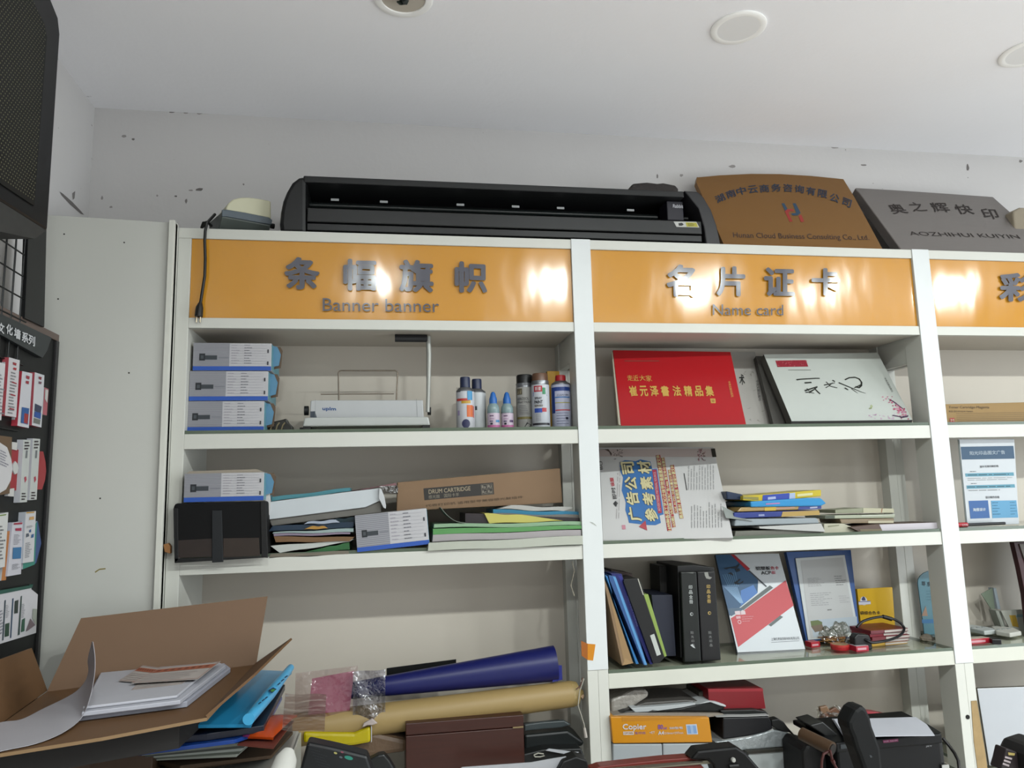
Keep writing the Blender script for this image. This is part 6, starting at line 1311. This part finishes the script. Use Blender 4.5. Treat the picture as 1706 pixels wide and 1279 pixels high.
tag(MB().sheet(lambda u, v: inv_c @ spl(low_edge, u).lerp(spl(far_edge, u), v), 36, 8, .0008).build('curled_sheet', M('#B9B6BC', .5, var=.02), None, smooth=70, frame=Fc), 'curled white paper sheet rising at the left side of the open carton', 'paper')
z = ZC+.0005
for k, (lab, q, th) in enumerate((('lowest white envelope batch in the open carton', [(132, 1191), (312, 1168), (384, 1112), (372, 1103), (165, 1122)], .012), ('middle white envelope batch in the open carton', [(136, 1186), (300, 1166), (376, 1108), (366, 1103), (167, 1120)], .009), ('top white envelope batch in the open carton', [(138, 1177), (295, 1158), (362, 1102), (168, 1120)], .006))):
    z += th; slab('envelopes', lab, 'papers', z, q, th-.0006, M(('#A9ABB8', '#BFC0CA', '#C4C4CC')[k], .5), .0015)
def receipt(label, q, zz, seed):
    F = frz(*q[0], zz, lean=90); t2 = thing('receipt', label, 'receipt', F, None); MB().prism(F.pts(*q), 0, .0005).build('slip', M('#C2B9B4', .5), t2)
    p = Print(F); a, b, c_, d_ = [Vector(k) for k in F.pts(*q)]
    def q4(u0, v0, u1, v1, col, l=1):
        f = lambda u, v: tuple(a.lerp(b, u).lerp(d_.lerp(c_, u), v)); p.poly([f(u0, v0), f(u1, v0), f(u1, v1), f(u0, v1)], col, l)
    q4(.02, .62, .98, .84, '#B5694E'); rg = random.Random(seed)
    for i in range(8): q4(.06+.11*i, .68, .12+.11*i, .79, '#7E4434', 2)
    for i in range(4): q4(.05, .12+.11*i, rg.uniform(.6, .95), .135+.11*i, '#9A9494', 2)
    for (u0, v0, u1, v1) in ((.01, .02, .99, .035), (.01, .95, .99, .965), (.01, .02, .018, .965), (.98, .02, .99, .965)): q4(u0, v0, u1, v1, '#B58A80', 2)
    p.build(t2); return t2
receipt('lower red and white receipt under the other two in the carton', [(219, 1149), (302, 1139), (330, 1122), (235, 1133)], z+.001, 1)
receipt('left red and white receipt on the white envelopes in the carton', [(198, 1134), (246, 1138), (268, 1112), (238, 1108)], z+.003, 2)
receipt('front red and white receipt lying on top of the envelopes', [(218, 1138), (330, 1131), (368, 1101), (268, 1112)], z+.006, 3)
# the pile under the carton
zp = 1.055
def pile(name, label, cat, zt, q, th, mat, bevel=.001): return slab(name, label, cat, zt, q, th, mat, bevel)
pile('paper_pack', 'dark navy plastic pack under the front of the open carton', 'pack', ZC-.068, [(60, 1275), (200, 1235), (345, 1222), (440, 1208), (475, 1140), (200, 1150)], .014, M('#10182C', .3))
pile('plastic_pack', 'bright blue plastic pack edge under the light blue one', 'pack', ZC-.083, [(230, 1252), (390, 1232), (440, 1215), (470, 1160), (300, 1170)], .008, M('#15408E', .25))
def pillow(name, label, cat, zt, q, th, mat, extra=None):
    F = frz(*q[0], zt, lean=90); t2 = thing(name, label, cat, F); a, b, c_, d_ = [Vector(k) for k in F.pts(*q)]
    MB().sheet(lambda u, v: (*(lambda p: (p.x,))(a.lerp(b, u).lerp(d_.lerp(c_, u), v)), -th*(math.sin(math.pi*u)*math.sin(math.pi*v))**.35 - .0, a.lerp(b, u).lerp(d_.lerp(c_, u), v).y), 14, 12, th*.6).build('wrapper', mat, t2, smooth=60)
    return t2, F
t2, F = pillow('blue_pack', 'light blue plastic pack with printed mark sticking out under the carton', 'pack', ZC-.05, [(320, 1207), (418, 1206), (486, 1118), (420, 1115)], .012, M('#2E9FD6', .3, var=.06))
o_ = F.M.inverted(); tb = [o_ @ (atz(414, 1198, ZC-.035)), o_ @ (atz(450, 1155, ZC-.03)), o_ @ (atz(484, 1112, ZC-.024))]
MB().tube(tb, [.012, .0135, .009], 16).build('rolled_edge', M('#45AEE0', .3), t2, smooth=60)
Fm = frz(440, 1160, ZC-.0165, lean=90); pm = Print(Fm)
pm.q([(447, 1150), (455, 1145), (461, 1148), (453, 1155)], '#1E3A6E'); pm.q([(450, 1151), (455, 1148), (459, 1149), (454, 1153)], '#5AB54A', 2)
for x, y in ((430, 1172), (436, 1167), (441, 1163), (462, 1140), (468, 1134), (474, 1128)): pm.q([(x, y), (x+4, y-3), (x+6, y-2), (x+1, y+2)], '#1F4A70')
om = pm.build(t2, 'pack_mark'); om.matrix_local = F.M.inverted() @ Fm.M
pillow('orange_pack', 'orange plastic packet in the pile under the light blue pack', 'pack', ZC-.085, [(405, 1226), (455, 1228), (495, 1190), (450, 1192)], .009, M('#D0521A', .25, var=.1))
pile('purple_label', 'purple and white label strip beside the orange packet', 'label', ZC-.082, [(404, 1226), (414, 1227), (420, 1215), (409, 1215)], .001, M('#8A2A70', .4), 0)
pile('brown_leaflet', 'reddish brown leaflet under the orange packet', 'leaflet', ZC-.096, [(395, 1240), (455, 1246), (490, 1200), (440, 1200)], .002, M('#7A4034', .45), 0)
for k in range(5):
    slab('sheet_bundle', ('topmost', 'second', 'third', 'fourth', 'lowest')[k] + ' thin sheet bundle of the pile under the blue packs', 'papers', ZC-.1-.008*k, [(236+6*k, 1254+2*k), (410-4*k, 1236+5*k), (470, 1190), (300, 1190)], .006, M(('#8A8E84', '#4A4E4A', '#B5BBB4', '#6A7066', '#C4C9BE')[k], .4), .0006)
for k in range(4):
    slab('corrugated_sheet', ('top', 'second', 'third', 'bottom')[k] + ' corrugated brown cardboard sheet of the pile', 'cardboard', ZC-.142-.0075*k, [(244+8*k, 1262+3*k), (300, 1275+2*k), (452, 1258), (488, 1218), (300, 1200)], .0068, M(('#4E3C2A', '#5A4630', '#3E3020', '#4A3A26')[k], .7), .0006)
F = frz(488, 1180, ZC-.04, lean=90)
tag(MB().sheet(lambda u, v: (F.uv(470+70*u, 1215-50*v)[0], .002*math.sin(u*6)+.006*u, F.uv(470+40*u, 1215-60*v)[1]), 10, 8, .0004).build('clear_sleeve', film('sleeve_loose', '#E4D8D6', .04, .15, .25, 20), None, smooth=60, frame=F), 'loose clear plastic sleeve sticking out of the pile towards the pink card', 'sleeve')
pile('brown_carton', 'brown carton under the black folded carton bottom at the bottom left', 'carton', ZC-.1, [(40, 1283), (150, 1262), (255, 1246), (300, 1180), (60, 1200)], .07, M('#4E3826', .6), .002)
# white machine carrying the pile
F = frz(470, 1270, ZC-.175)
t = thing('white_machine', 'white office machine with rounded handle carrying the pile of packs', 'machine', F)
zt = 0; x1 = F.uv(497, 1200)[0]
a = F.M.inverted() @ atz(500, 1212, ZC-.175); 
MB().box(a.x-.45, a.x, -.4, .25, -.43, -.001).build('body', M('#A9A9A2', .4, var=.03), t, .006)
MB().box(a.x+.0005, a.x+.006, -.39, .24, -.4, -.004).build('side_panel', M('#B5B5AC', .4), t, .002)
h0, h1 = F.M.inverted() @ aty(481, 1250, -1.02), F.M.inverted() @ aty(466, 1300, -1.05)
MB().tube([h0, h0.lerp(h1, .3), h1], [.008, .015, .018], 18).build('rounded_handle', M('#B9B8B2', .35), t, smooth=60)
# counter carrying machine and devices, outside the view
F = Frame((-.05, -.78, 0))
t = thing('side_table', 'low table below the photo edge carrying the white office machine', 'table', F)
MB().box(-.16, .42, 0, .73, .48, .5145).build('table_top', M('#8A7A64', .5), t, .002)
for x in (-.15, .36):
    for y in (.03, .68): MB().box(x, x+.04, y, y+.04, 0, .48).build('leg', M('#4A4A4A', .5), t)
